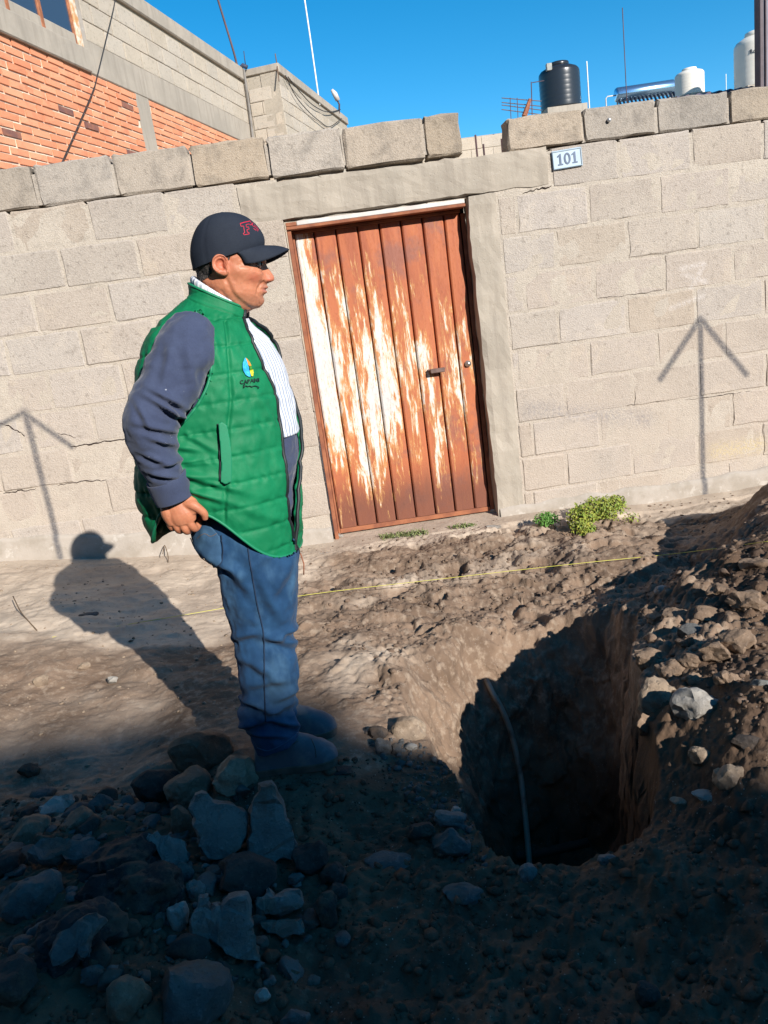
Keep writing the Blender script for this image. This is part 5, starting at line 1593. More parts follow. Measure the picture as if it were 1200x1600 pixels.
# profile bumps on the mid line: (height row by picture y on the face, forward px, half width m)
prof = [(395, 0), (403, 2.2), (408, 2.4), (413, 2.6), (418, 4.6), (424, 8.4), (430, 12.0), (435, 14.6), (438.5, 14.2), (440.5, 10.5), (442, 6.0), (444, 4.4), (446.5, 5.2), (449, 7.6), (451, 6.4), (452.4, 3.0), (453.4, 3.0), (455, 6.6), (457, 7.0), (459.5, 4.4), (462.5, 1.6), (466, 2.8), (470, 5.2), (474, 5.6), (479, 3.4), (484, 0)]
wid = [(395, .05), (408, .026), (414, .010), (424, .0105), (432, .015), (437, .0185), (441, .018), (444, .016), (449, .023), (452.5, .026), (456, .023), (462, .024), (470, .024), (476, .026), (484, .03)]
py_, pv_ = zip(*prof); wy_, wv_ = zip(*wid)
PXM = 1 / 520.0
def face_fn(t, th, P, K):
    yf = K[3]
    lat = P[:, 1] - HY
    front = smooth(0.0, .55, np.cos(th))
    d = np.interp(yf, py_, pv_, 0, 0) * PXM
    w = np.interp(yf, wy_, wv_)
    fwd = d * np.exp(-(np.abs(lat) / w) ** 2.2)
    # eye sockets, cheek bones, nasolabial hollow, nostril wings
    fwd += -.0105 * np.exp(-((np.abs(lat) - .031) / .015) ** 2) * np.exp(-((yf - 414) / 8.0) ** 2)
    fwd += .0055 * np.exp(-((np.abs(lat) - .031) / .024) ** 2) * np.exp(-((yf - 403) / 4.5) ** 2)
    fwd += .006 * np.exp(-((np.abs(lat) - .044) / .018) ** 2) * np.exp(-((yf - 431) / 10.0) ** 2)
    fwd += -.0045 * np.exp(-((np.abs(lat) - .031) / .006) ** 2) * np.exp(-((yf - 447) / 6.0) ** 2)
    fwd += .004 * np.exp(-((np.abs(lat) - .015) / .005) ** 2) * np.exp(-((yf - 438) / 3.2) ** 2)
    sidep = -.0045 * np.exp(-((yf - 449) / 9.0) ** 2) * np.exp(-((np.abs(lat) - .056) / .014) ** 2)
    fwd += -.003 * np.exp(-((np.abs(lat) - .029) / .006) ** 2) * np.exp(-((yf - 453) / 3.2) ** 2)
    P = P.copy()
    P[:, 0] += fwd * front; P[:, 2] -= fwd * front * .10
    # cheeks are fuller, jaw squarer
    side = np.abs(np.sin(th)) * smooth(-.5, .4, np.cos(th))
    P[:, 1] += np.sign(lat) * (side * .003 * np.exp(-((yf - 430) / 10) ** 2) + sidep)
    # front of the face is flatter than an ellipse
    return P
headV, headF = loft_closed(head_keys, 170, 120, 2.15, face_fn)
def ear(sign):
    """ear as a closed shell: outline from the picture, rim, hollow and lobe"""
    out = np.array([(330, 404), (329, 410), (330, 416), (332, 421), (337, 426), (344, 430.5), (351, 432.5), (356.5, 431), (358.5, 427), (356, 420), (355, 413), (356, 406), (354, 400), (349, 396), (342, 395), (335, 398)], float)
    c = np.array([344.0, 413.0]); out = c + (out - c) * .93; n = len(out) * 3
    o2 = np.array([crom(np.concatenate([out[-2:], out, out[:3]]), (len(out) + 5 - 1) * 3 + 1)])[0][6:6 + n]
    ys = HY - sign * .079
    V = []; lv = [1.0, .94, .85, .72, .58, .40, .15]
    hgt = [.003, .0115, .0125, .0055, .0085, -.001, -.003]
    for lay, (s, h) in enumerate(zip(lv, hgt)):
        for k in range(n):
            q = c + (o2[k] - c) * s
            back = smooth(352, 330, q[0])
            lobe = smooth(420, 429, q[1])
            hh = h * (1 - .35 * lobe) + (.006 * lobe if lay > 2 else 0)
            yy = ys - sign * (hh + .008 * back)
            V.append(atY(q[0], q[1], yy))
    cc = len(V); V.append(atY(c[0], c[1], ys))
    F = [tuple(q) for q in grid_faces(len(lv), n, True)] + [(cc, (len(lv) - 1) * n + (k + 1) % n, (len(lv) - 1) * n + k) for k in range(n)]
    b0 = len(V)
    for k in range(n):
        q = c + (o2[k] - c) * .93
        V.append(atY(q[0], q[1], ys + sign * .010 - sign * .008 * smooth(352, 330, q[0])))
    F += [(k, (k + 1) % n, b0 + (k + 1) % n, b0 + k) for k in range(n)]
    F.append(tuple(b0 + k for k in range(n)))
    return np.array(V), F
torso_keys = [
 (338, 838, 436, 846, YB, .130, .1), (326, 800, 432, 812, YB, .135, .12), (296, 740, 434, 755, YB, .140, .15), (270, 680, 440, 690, YB, .150, .2), (266, 620, 432, 630, YB, .150, .25),
 (266, 570, 424, 580, YB, .165, .28), (274, 535, 408, 545, YB, .17, .3), (284, 508, 396, 520, YB, .14, .3), (300, 490, 380, 508, YB, .085, .2), (310, 472, 376, 500, YB, .060, .1)]
trunk = loft_closed(torso_keys, 50, 40)
# bare arms inside the sleeves and the near hand
arm_n = tube_keys([(298, 528, -2.82, .055), (268, 600, -2.88, .048), (236, 660, -2.915, .042), (250, 720, -2.89, .038), (270, 776, -2.86, .030), (276, 792, -2.857, .030)], 24, 18)
arm_f = tube_keys([(398, 530, -2.48, .055), (394, 600, -2.40, .047), (398, 660, -2.36, .04), (425, 715, -2.42, .036), (444, 755, -2.50, .03), (448, 775, -2.52, .03)], 24, 18)
def limb(pts, r, n=14, ncol=14, flat=None): 
    return tube_keys([(a, b, c, q) for (a, b, c), q in zip(pts, r)], n, ncol, True, flat)
HN = -2.862
hand = [
 limb([(272, 776, HN), (277, 790, HN - .004), (284, 804, HN - .006), (288, 815, HN - .002)], [.029, .034, .038, .034], 12, 18, .62),
 limb([(262, 787, HN), (264, 802, HN - .004), (272, 817, HN + .0)], [.020, .022, .019], 10, 14, .9),
 limb([(286, 778, HN), (298, 788, HN - .004), (304, 800, HN - .002)], [.021, .023, .020], 10, 14, .9),
 # four fingers, knuckles along the lower edge, folding away from the camera behind the belt
 limb([(264, 808, HN - .002), (266, 819, HN + .000), (270, 825, HN + .012), (277, 822, HN + .032), (283, 814, HN + .045)], [.0105, .0105, .0098, .009, .007], 16, 12),
 limb([(273, 813, HN - .006), (277, 824, HN - .003), (281, 829, HN + .012), (288, 825, HN + .034), (294, 815, HN + .050)], [.0115, .0115, .0105, .0095, .0075], 16, 12),
 limb([(283, 814, HN - .009), (289, 826, HN - .006), (293, 830, HN + .010), (299, 825, HN + .034), (304, 814, HN + .050)], [.0118, .0118, .011, .010, .0078], 16, 12),
 limb([(293, 811, HN - .009), (300, 822, HN - .006), (305, 826, HN + .008), (310, 820, HN + .030), (312, 809, HN + .045)], [.0115, .0115, .0108, .0098, .0078], 16, 12),
 # thumb from the side of the palm, bent down against the pocket
 limb([(288, 786, HN - .006), (301, 789, HN - .016), (312, 796, HN - .016), (319, 803, HN - .010), (320.5, 811, HN - .004)], [.015, .0145, .0122, .0112, .0085], 18, 12),
]
NHF = -2.52
hand_f = [limb([(446, 765, NHF), (452, 785, NHF), (456, 805, NHF)], [.03, .036, .03], 10, 14, .6)] + [
 limb([(448 + 5 * i, 800 - 2 * i, NHF - .012 + .008 * i), (450 + 5 * i, 815, NHF - .012 + .008 * i), (451 + 4 * i, 826, NHF - .004 + .006 * i)], [.010, .0095, .007], 8, 10) for i in range(4)] + [limb([(444, 775, NHF - .02), (452, 790, NHF - .04), (456, 800, NHF - .04)], [.014, .012, .009], 8, 10)]
YN, YF = -2.745, -2.575
leg_n = [(406, 1152, 436, 1146, YN, .034, 0), (398, 1132, 442, 1124, YN, .040, 0), (386, 1080, 446, 1070, YN, .05, 0), (374, 1000, 446, 990, YN, .055, 0), (356, 920, 452, 915, YN, .07, 0), (338, 850, 440, 850, YN + .03, .06, 0), (330, 800, 430, 810, YN + .05, .05, 0)]
leg_f = [(410, 1128, 442, 1120, YF, .036, 0), (398, 1110, 450, 1100, YF, .042, 0), (392, 1060, 450, 1050, YF, .05, 0), (380, 985, 452, 975, YF, .055, 0), (362, 905, 452, 900, YF, .07, 0), (340, 845, 440, 845, YF - .03, .06, 0), (330, 800, 430, 810, YF - .05, .05, 0)]
body_parts = [(headV, headF), ear(1), ear(-1), trunk, arm_n, arm_f] + hand + hand_f + [loft_closed(leg_n, 30, 20), loft_closed(leg_f, 30, 20)]
body_me = fuse('person', body_parts, .0023, 2, .5)
SK = NM('skin', .5, .4)
c_a = SK.n.new('ShaderNodeAttribute'); c_a.attribute_name = 'tone'
tone = c_a.outputs['Fac']
n1 = SK.noise(30, 4, .6); n2 = SK.noise(220, 3, .6)
k = SK.mix(SK.rng(n1, .35, .65), (.47, .185, .100), (.41, .152, .080))
k = SK.mix(SK.rng(n2, .5, .75, 0, .25), k, (.26, .11, .07))
k = SK.mix(SK.math('MULTIPLY', SK.attr('red'), .7), k, (.46, .125, .075))
k = SK.mix(SK.attr('lip'), k, (.36, .125, .095))
k = SK.mix(SK.attr('stubble'), k, (.20, .115, .085))
k = SK.mix(SK.attr('brow'), k, (.03, .022, .02))
SK.color(k); SK.bump(SK.math('ADD', n2, SK.math('MULTIPLY', n1, .3)), .18, .002)
SK.b.inputs['Subsurface Weight'].default_value = .12
SK.b.inputs['Subsurface Radius'].default_value = (.010, .004, .002)
SK.b.inputs['Subsurface Scale'].default_value = .6
bp = co_of(body_me); bpx = topx(bp)
# creases of an older face, pressed into the near and far cheek alike
VN0 = no_of(body_me)
def crease(pts, wd, dp):
    K_ = crom(pts, 40); d_ = np.min(((bpx[:, None, :] - K_[None]) ** 2).sum(-1), 1) if len(bpx) < 20000 else None
    sel = np.where((bpx[:, 0] > 330) & (bpx[:, 0] < 430) & (bpx[:, 1] > 380) & (bpx[:, 1] < 495) & (bp[:, 2] > 1.38))[0]
    q = bpx[sel]; d_ = np.sqrt(np.min(((q[:, None, :] - K_[None]) ** 2).sum(-1), 1))
    bp[sel] -= VN0[sel] * (.68 * dp * (np.exp(-(d_ / wd) ** 2) - .35 * np.exp(-((d_ - wd * 2) / wd) ** 2)))[:, None]
crease([(412, 440), (407, 445), (403, 452), (402, 460)], 1.6, .0030)
crease([(404, 462), (403, 468), (405, 474)], 1.5, .0016)
crease([(398, 421), (403, 424), (410, 424)], 1.5, .0018)
crease([(388, 414), (382, 412), (377, 409)], 1.2, .0013)
crease([(387, 418), (381, 418), (376, 418)], 1.2, .0011)
crease([(354, 437), (360, 452), (372, 468), (388, 480), (400, 484)], 3.0, .0026)
crease([(346, 455), (358, 470), (374, 482)], 2.0, .0018)
bp += VN0 * ((bp[:, 2] > 1.38) * (fbm(bp, 55, 3, 45) * .0009 + fbm(bp, 20, 2, 46) * .0014))[:, None]
set_co(body_me, bp)
lat = np.abs(bp[:, 1] - HY)
onface = (bp[:, 2] > 1.40)
def setattr_pt(me, nm, a):
    q = me.attributes.new(nm, 'FLOAT', 'POINT'); q.data.foreach_set('value', np.asarray(a, np.float32))
setattr_pt(body_me, 'lip', onface * .75 * np.exp(-((bpx[:, 1] - 453.0) / 4.2) ** 2) * (bpx[:, 0] > 404) * smooth(.027, .018, lat))
br_m = inpoly(bpx, [(392, 402), (404, 399), (413, 401), (415, 404), (404, 403.5), (393, 406)])
setattr_pt(body_me, 'brow', (br_m & onface & (bp[:, 1] < HY)) * .9)
red = onface * np.maximum(np.exp(-(((bpx[:, 0] - 398) / 11) ** 2 + ((bpx[:, 1] - 434) / 8) ** 2)), np.maximum(np.exp(-(((bpx[:, 0] - 421) / 6) ** 2 + ((bpx[:, 1] - 436) / 6) ** 2)), .9 * np.exp(-(((bpx[:, 0] - 344) / 14) ** 2 + ((bpx[:, 1] - 412) / 18) ** 2))))
setattr_pt(body_me, 'red', red)
stub = smooth(455, 470, bpx[:, 1]) * onface * .30 * (bpx[:, 1] < 489) + onface * .32 * np.exp(-((bpx[:, 1] - 446) / 3.0) ** 2) * smooth(.03, .02, lat) * (bpx[:, 0] > 402)
setattr_pt(body_me, 'stubble', stub)
man = link('person', body_me, SK.m)
tag(man, 'man in green quilted vest, navy sweater, jeans and dark cap standing by the pit', 'person')
# eyes
EYE = simple('eye_white', (.55, .48, .43), .3, .5, .1, bump=0); IRIS = simple('iris', (.02, .013, .01), .2, .6, .1, bump=0)
for s in (1, -1):
    c = atY(403.4, 413, HY - s * .031)
    v, f = ico(3)
    e = link('eye', mesh_np('eye', v * .0112 + c, f, True), EYE, man)
    link('iris', mesh_np('iris', v * np.array([.0040, .0062, .0062]) + c + np.array([.0092, -.002 * s, -.001]), f, True), IRIS, e)
# short hair below the cap
hair_poly = [(296, 400), (334, 396), (331, 404), (328.5, 411), (330, 420), (333, 425), (326, 434), (316, 440), (304, 437), (300, 420)]
side_b = [(353, 392), (362, 390), (361, 402), (357.5, 409), (354.5, 402)]
VN = no_of(body_me)
hm = (inpoly(bpx, hair_poly) | inpoly(bpx, side_b)) & onface & (np.abs(bp[:, 1] - HY) < .083)
hf = [tuple(p.vertices) for p in body_me.polygons if all(hm[i] for i in p.vertices)]
ids = sorted({i for q in hf for i in q}); mp = {i: j for j, i in enumerate(ids)}
HAIR = NM('short_hair', .8, .2)
HAIR.color(HAIR.mix(HAIR.rng(HAIR.noise(260, 3, .7), .45, .65), (.022, .019, .018), (.11, .095, .085))); HAIR.bump(HAIR.noise(300, 3), .5, .002)
hp_ = bp[ids] + VN[ids] * (.0022 + .0008 * fbm(bp[ids], 180, 2, 3))[:, None]
link('hair', mesh_np('hair', hp_, [tuple(mp[i] for i in q) for q in hf], True), HAIR.m, man)

# ---------------------------------------------------------------- cloth materials
def cloth(name, a, b, rough=.85, weave=700, bump=.15, sheen=0, spec=.2, big=14, folds=0):
    M = NM(name, rough, spec)
    n = M.noise(big, 4, .6); w = M.noise(weave, 2, .5)
    k = M.mix(M.rng(n, .35, .65), a, b)
    k = M.mix(M.rng(w, .4, .7, 0, .35), k, tuple(x * .6 for x in a))
    M.color(k); M.bump(M.math('ADD', w, M.math('MULTIPLY', n, .6)), bump, .003)
    if sheen: M.b.inputs['Sheen Weight'].default_value = sheen
    return M
NAVY_M = cloth('navy_fleece', (.040, .052, .098), (.048, .062, .112), .9, 420, .25, .15)
spots = NAVY_M.rng(NAVY_M.noise(55, 4, .62), .685, .72)
P_ = NAVY_M.sep(NAVY_M.pos())
def px_mask(M, x, y, Y, r):
    q = atY(x, y, Y)
    d = M.vm('DISTANCE', M.pos(), tuple(q), out=1)
    return M.rng(d, r, r * .35)
mk = NAVY_M.math('MAXIMUM', px_mask(NAVY_M, 261, 690, -2.95, .10), NAVY_M.math('MULTIPLY', px_mask(NAVY_M, 285, 620, -2.95, .09), .7))
oldc = NAVY_M.b.inputs['Base Color'].links[0].from_socket
NAVY_M.color(NAVY_M.mix(NAVY_M.math('MULTIPLY', spots, mk), oldc, (.40, .42, .47)))
NAVY = NAVY_M.m
GREEN = cloth('green_nylon', (.005, .175, .070), (.003, .140, .054), .60, 500, .16, .0, .22, 10)
GREEN_D = cloth('green_nylon_welt', (.010, .20, .095), (.010, .18, .085), .55, 500, .08, 0, .35).m
GREEN = GREEN.m
TRIM = simple('dark_zip', (.012, .016, .018), .5, .4, .2, bump=0)
JEAN_M = cloth('denim', (.014, .054, .125), (.009, .038, .094), .85, 620, .3, .05)
zf = JEAN_M.sep(JEAN_M.pos())[2]
jf = JEAN_M.noise(9, 5, .6, JEAN_M.map((1, 1, .5)))
oc_ = JEAN_M.b.inputs['Base Color'].links[0].from_socket
fade = JEAN_M.math('MULTIPLY', JEAN_M.rng(jf, .45, .7), .65)
JEAN_M.color(JEAN_M.mix(fade, oc_, (.055, .125, .21)))
JEAN = JEAN_M.m
JEAN_L = cloth('faded_denim', (.05, .115, .20), (.032, .08, .155), .85, 620, .3).m
STITCH = simple('seam_stitch', (.016, .030, .06), .8, .2, .2, bump=0)
STITCH2 = simple('copper_stitch', (.16, .12, .09), .8, .2, .2, bump=0)

# ---------------------------------------------------------------- jeans
jn = [(399, 1174, 466, 1147, YN, .066, 0), (393, 1160, 467, 1138, YN, .066, 0), (386, 1142, 463, 1124, YN, .064, 0), (375, 1122, 459, 1110, YN, .066, 0), (373, 1108, 458, 1100, YN, .066, 0), (382, 1090, 461, 1086, YN, .066, 0), (378, 1066, 465, 1062, YN, .067, 0), (370, 1030, 463, 1030, YN, .070, 0),
      (364, 1004, 458, 1004, YN, .073, 0), (360, 984, 456, 984, YN, .075, 0), (356, 955, 461, 952, YN, .080, 0), (350, 925, 463, 922, YN, .086, 0), (340, 892, 466, 892, YN, .092, 0), (326, 868, 468, 868, YN + .01, .098, 0), (306, 838, 462, 846, YN + .02, .10, 0), (296, 808, 450, 822, YN + .045, .09, 0), (302, 784, 440, 796, YN + .06, .075, 0)]
jf_ = [(406, 1146, 468, 1128, YF, .060, 0), (398, 1118, 464, 1105, YF, .060, 0), (392, 1090, 463, 1080, YF, .062, 0), (386, 1050, 465, 1040, YF, .066, 0), (378, 1008, 460, 1000, YF, .071, 0), (372, 985, 464, 978, YF, .074, 0), (366, 955, 465, 948, YF, .08, 0), (358, 920, 465, 916, YF, .088, 0), (346, 880, 467, 880, YF, .094, 0), (326, 850, 464, 855, YF - .01, .10, 0), (308, 815, 452, 830, YF - .03, .09, 0), (306, 784, 440, 796, YF - .05, .075, 0)]
hipk = [(322, 862, 466, 868, YB, .165, .05), (304, 838, 462, 848, YB, .174, .05), (297, 812, 452, 826, YB, .168, .05), (301, 788, 442, 800, YB, .155, .05)]
jeans_me = fuse('jeans', [loft_closed(jn, 90, 48), loft_closed(jf_, 70, 40), loft_closed(hipk, 24, 48)], .0048, 4, .5)
P = co_of(jeans_me); N = no_of(jeans_me); px_ = topx(P)
def fold(cx, cy, ang, ln, wd, amp):
    """soft ridge (amp>0) or crease along a picture direction, fading at its ends"""
    a = math.radians(ang); d = np.array([math.cos(a), math.sin(a)]); q = px_ - np.array([cx, cy])
    u = q @ d; v = q @ np.array([-d[1], d[0]])
    return amp * np.exp(-(u / ln) ** 2) * (np.exp(-(v / wd) ** 2) - .6 * np.exp(-((v - wd * 1.6) / wd) ** 2))
D = fbm(P * np.array([1, 1, .55]), 14, 3, 61) * .0035 + fbm(P, 34, 3, 62) * .0013
for a in ((400, 1100, 20, 34, 6, .010), (430, 1108, -25, 30, 6, .008), (395, 1130, -12, 30, 5, .009), (440, 1128, 15, 30, 5, .008), (410, 1146, 8, 30, 4, .006), (445, 1085, -30, 26, 6, .007), (440, 1000, 14, 30, 7, .010), (450, 985, -25, 22, 6, .008), (380, 992, -14, 26, 7, .007), (400, 1040, 30, 40, 8, .005),
          (430, 950, 60, 40, 9, .005), (370, 900, 48, 46, 9, .006), (345, 878, 30, 34, 7, .007), (400, 880, -40, 46, 9, .005), (440, 900, -60, 40, 9, .005), (420, 1065, -12, 36, 7, .005)):
    D += fold(*a)
set_co(jeans_me, P + N * (D * 1.9)[:, None])
jeans = link('jeans', jeans_me, JEAN, man)
jb = bvh_of(jeans_me)
def surf_line(bvh, pts, r, m, name, parent, off=.001, n=60, closed=False):
    K = crom(pts, n); Q = []
    for x, y in K:
        q, _ = onto(bvh, x, y, off)
        if q is not None and (not Q or np.linalg.norm(q - Q[-1]) < .09): Q.append(q)
    return MB().tube(Q, r, 6).build(name, m, parent, sm=True)
def surf_patch(bvh, poly, m, name, parent, off=.003, th=.002, step=2.5, up=None):
    """cloth patch lying on a surface, outline read from the picture"""
    poly = np.array(poly, float); lo, hi = poly.min(0), poly.max(0)
    nx = int((hi[0] - lo[0]) / step) + 2; ny = int((hi[1] - lo[1]) / step) + 2
    gx_ = np.linspace(lo[0], hi[0], nx); gy_ = np.linspace(lo[1], hi[1], ny)
    G = np.array([(x, y) for y in gy_ for x in gx_])
    d, ins = poly_sd(G, poly)
    # snap the points just outside to the outline so the edge is clean
    out = ~ins
    for i in np.where(out & (d < step * 1.05))[0]:
        best = None
        for k_ in range(len(poly)):
            a, b = poly[k_], poly[(k_ + 1) % len(poly)]; ba = b - a
            h = np.clip(((G[i] - a) @ ba) / (ba @ ba), 0, 1); c = a + h * ba; dd = np.hypot(*(G[i] - c))
            if best is None or dd < best[0]: best = (dd, c)
        G[i] = best[1]
    ok = ins | (d < step * 1.05)
    Q = {}; 
    for i in np.where(ok)[0]:
        p, n = onto(bvh, G[i, 0], G[i, 1], off)
        if p is not None: Q[i] = (p, n)
    ids = {}; V = []
    for i, (p, n) in Q.items(): ids[i] = len(V); V.append(p)
    F = []
    for j in range(ny - 1):
        for i in range(nx - 1):
            a = [j * nx + i, (j + 1) * nx + i, (j + 1) * nx + i + 1, j * nx + i + 1]
            if all(t in ids for t in a) and sum(ins[t] for t in a) >= 1: F.append(tuple(ids[t] for t in a))
    me = mesh_np(name, np.array(V), F, True)
    o = link(name, me, m, parent)
    s = o.modifiers.new('s', 'SOLIDIFY'); s.thickness = th; s.offset = 0
    return o
pocket_poly = [(300, 832), (322, 812), (344, 838), (347, 880), (336, 886), (322, 878), (306, 856)]
pk = surf_patch(jb, pocket_poly, JEAN_L, 'back_pocket', jeans, .004, .003)
surf_line(jb, [(346, 836), (348, 860), (347, 878), (337, 885), (324, 879), (308, 858), (300, 840)], .0014, STITCH, 'pocket_seam', jeans, .005)
surf_line(jb, [(378, 826), (386, 850), (391, 880), (396, 910), (402, 945), (411, 985), (413, 1020), (413, 1060), (414, 1100), (415, 1128)], .0022, STITCH, 'side_seam', jeans, .0008)
surf_line(jb, [(402, 1168), (418, 1173), (436, 1166), (452, 1156), (465, 1145)], .0016, JEAN_L, 'hem_stitch', jeans, .0008, 30)
surf_line(jb, [(310, 842), (320, 834), (330, 838), (340, 834)], .001, STITCH2, 'pocket_stitch', jeans, .0055, 20)
# ---------------------------------------------------------------- boots
LEA = NM('dusty_leather', .7, .3)
n_ = LEA.noise(16, 5, .65)
k = LEA.mix(LEA.rng(n_, .4, .65), (.085, .098, .12), (.14, .15, .165))
LEA.color(LEA.mix(LEA.rng(LEA.noise(8, 5, .7), .50, .68, 0, .75), k, (.17, .14, .115))); LEA.bump(LEA.noise(60, 4), .25, .003)
SOLE = simple('rubber_sole', (.13, .10, .08), .85, .2, .4, 18)
def boot(YY, dx, dy, ref):
    prof_ = [(398, 1172, 1193, .020), (400, 1163, 1195, .029), (406, 1146, 1196, .034), (416, 1135, 1197, .036), (430, 1130, 1197, .036), (445, 1133, 1197, .037), (458, 1141, 1196, .039), (472, 1147, 1196, .043), (488, 1151, 1195, .047), (503, 1156, 1194.5, .048), (516, 1163, 1193.5, .043), (524, 1170, 1192.5, .034), (528.5, 1178, 1191, .018)]
    K = crom(prof_, 46)
    rows = []; srow = []
    for x, yt, yb, b in K:
        t = atY(x + dx, yt + dy, YY); q = atY(x + dx, yb + dy, YY)
        zb_ = ref
        c = np.array([q[0], YY, 0]); h = t[2] - zb_
        ang = np.linspace(0, math.pi, 17)
        prof2 = [np.array([q[0] + (t[0] - q[0]) * (math.sin(a) ** .8), YY - b * math.cos(a) * (1 - .10 * math.sin(a)), zb_ + .020 + (h - .020) * math.sin(a) ** .72]) for a in ang]
        rows.append(prof2)
        bb = b + .004
        srow.append([np.array([q[0], YY - bb, zb_]), np.array([q[0], YY - bb, zb_ + .022]), np.array([q[0], YY - bb + .007, zb_ + .026]), np.array([q[0], YY + bb - .007, zb_ + .026]), np.array([q[0], YY + bb, zb_ + .022]), np.array([q[0], YY + bb, zb_])])
    V = np.array([p for r_ in rows for p in r_])
    F = [tuple(q) for q in grid_faces(len(rows), 17)]
    F.append(tuple(range(17))); F.append(tuple(len(V) - 1 - i for i in range(17)))
    V = V + fbm(V, 22, 3, 70)[:, None] * np.array([0, .5, 1]) * .003
    b_ = MB().add(V, F); o = b_.build('boot', LEA.m, man, sm=True)
    V = np.array([p for r_ in srow for p in r_])
    F = [tuple(q) for q in grid_faces(len(srow), 6, True)] + [tuple(range(6)), tuple(len(V) - 1 - i for i in range(6))]
    MB().add(V, F).build('sole', SOLE, o, bevel=.002)
    return o
z_sole = atY(460, 1197, YN)[2]
b_n = boot(YN, 0, 0, z_sole)
# seam and lace detail on the nearer boot
bb_me = bvh_of(b_n.data)
for pts in ([(404, 1160), (420, 1163), (440, 1160), (452, 1150)], [(444, 1166), (456, 1163), (466, 1158)], [(486, 1154), (492, 1168), (494, 1184)]):
    try: surf_line(bb_me, pts, .0012, SOLE, 'boot_seam', b_n, .0006, 24)
    except Exception: pass
f_ref = z_sole + .004
# farther boot: same boot moved back
q0_ = atY(528, 1184, YN); q1_ = atY(528, 1148, YF)
b_f = bpy.data.objects.new('boot', b_n.data); COL.objects.link(b_f); b_f.parent = man
b_f.location = (q1_[0] - q0_[0], YF - YN, 0.004)
sl_ = [c for c in b_n.children if c.name.startswith('sole')][0]
s2 = bpy.data.objects.new('sole', sl_.data); COL.objects.link(s2); s2.parent = b_f
print('soles', z_sole, 'ground there', ground_z(np.array([[q0_[0] - .1, YN], [q1_[0] - .1, YF], [q0_[0]-.25, YN]]))[0])

# ---------------------------------------------------------------- sweater (trunk and sleeves), cuffs
sw_keys = [(k_[0] - 1, k_[1], k_[2] + (24 if 670 < k_[1] < 760 else 12 if k_[1] > 600 else -3), k_[3], k_[4], k_[5] + .008, k_[6]) for k_ in torso_keys]
sw_keys = sw_keys[1:]
sw_keys[0] = (300, 790, 458, 805, YB, .145, .1)
slv_n = tube_keys([(304, 508, -2.80, .062), (297, 526, -2.82, .074), (285, 560, -2.855, .079), (266, 600, -2.882, .075), (243, 640, -2.905, .072), (233, 662, -2.915, .071), (238, 692, -2.905, .064), (250, 728, -2.89, .056), (262, 752, -2.872, .050), (270, 772, -2.862, .047)], 70, 36)
slv_f = tube_keys([(384, 545, -2.53, .05), (392, 560, -2.48, .07), (396, 600, -2.41, .07), (398, 660, -2.36, .062), (424, 712, -2.42, .05), (442, 752, -2.50, .043)], 50, 28)
sw_me = fuse('sweater', [loft_closed(sw_keys, 50, 44), slv_n, slv_f], .0048, 4, .5)
P = co_of(sw_me); N = no_of(sw_me); px_ = topx(P)
D = fbm(P * np.array([1, 1, 1.5]), 13, 3, 71) * .0055 + fbm(P, 40, 3, 72) * .0014
near_arm = (P[:, 1] < -2.75)
for a in ((268, 642, 32, 34, 5, .012), (262, 622, 28, 26, 5, .009), (280, 650, 55, 24, 5, -.008), (245, 668, 12, 30, 5, .006), (258, 690, 18, 26, 5, .006), (245, 716, 22, 26, 5, .005), (268, 722, -16, 20, 4, .005), (255, 742, 8, 24, 4, .005), (300, 580, 80, 40, 8, .004), (262, 570, 100, 36, 8, .004), (225, 650, 60, 20, 5, .005)):
    D += fold(*a) * near_arm * 1.9
set_co(sw_me, P + N * D[:, None])
sw = link('sweater', sw_me, NAVY, man)
cuff_keys = [(259, 744, -2.875, .0535), (262, 750, -2.872, .0545), (266, 762, -2.866, .053), (271, 775, -2.862, .0505), (273.5, 781, -2.861, .049)]
cv, cf = tube_keys(cuff_keys, 16, 40, False)
cm = link('cuff', mesh_np('cuff', cv, cf, True), NAVY, man); s_ = cm.modifiers.new('s', 'SOLIDIFY'); s_.thickness = .006; s_.offset = 0

# ---------------------------------------------------------------- striped shirt front and collar
STR = NM('striped_cotton', .8, .2)
uvn = STR.n.new('ShaderNodeAttribute'); uvn.attribute_name = 'stripe'
st_ = STR.rng(STR.math('PINGPONG', uvn.outputs['Fac'], .5), .20, .32)
STR.color(STR.mix(st_, (.72, .72, .74), (.30, .34, .42))); STR.bump(STR.noise(300, 2), .15, .002)
sh_rows = [(292, 486, 386, 498, YB, .085, .1), (282, 506, 394, 514, YB, .115, .2), (276, 532, 416, 534, YB, .140, .22), (272, 570, 437, 570, YB, .150, .22), (270, 610, 449, 610, YB, .155, .2), (270, 640, 457, 640, YB, .158, .2), (270, 672, 463, 676, YB, .160, .2)]
K = crom(sh_rows, 60); ncol = 60
V = []; A = []
for i in range(60):
    t = i / 59
    th = np.linspace(rad(62 - 18 * t), rad(-55 + 28 * t), ncol)
    Q = ring_pts(K[i], th, 2.2); V.append(Q); A.append(th * 11.0)
V = np.concatenate(V); V = V + fbm(V, 18, 3, 81)[:, None] * np.array([1, -1, 0]) * .004
me = mesh_np('shirt_front', V, grid_faces(60, ncol), True); setattr_pt(me, 'stripe', np.concatenate(A))
o = link('shirt_front', me, STR.m, man); s_ = o.modifiers.new('s', 'SOLIDIFY'); s_.thickness = .003
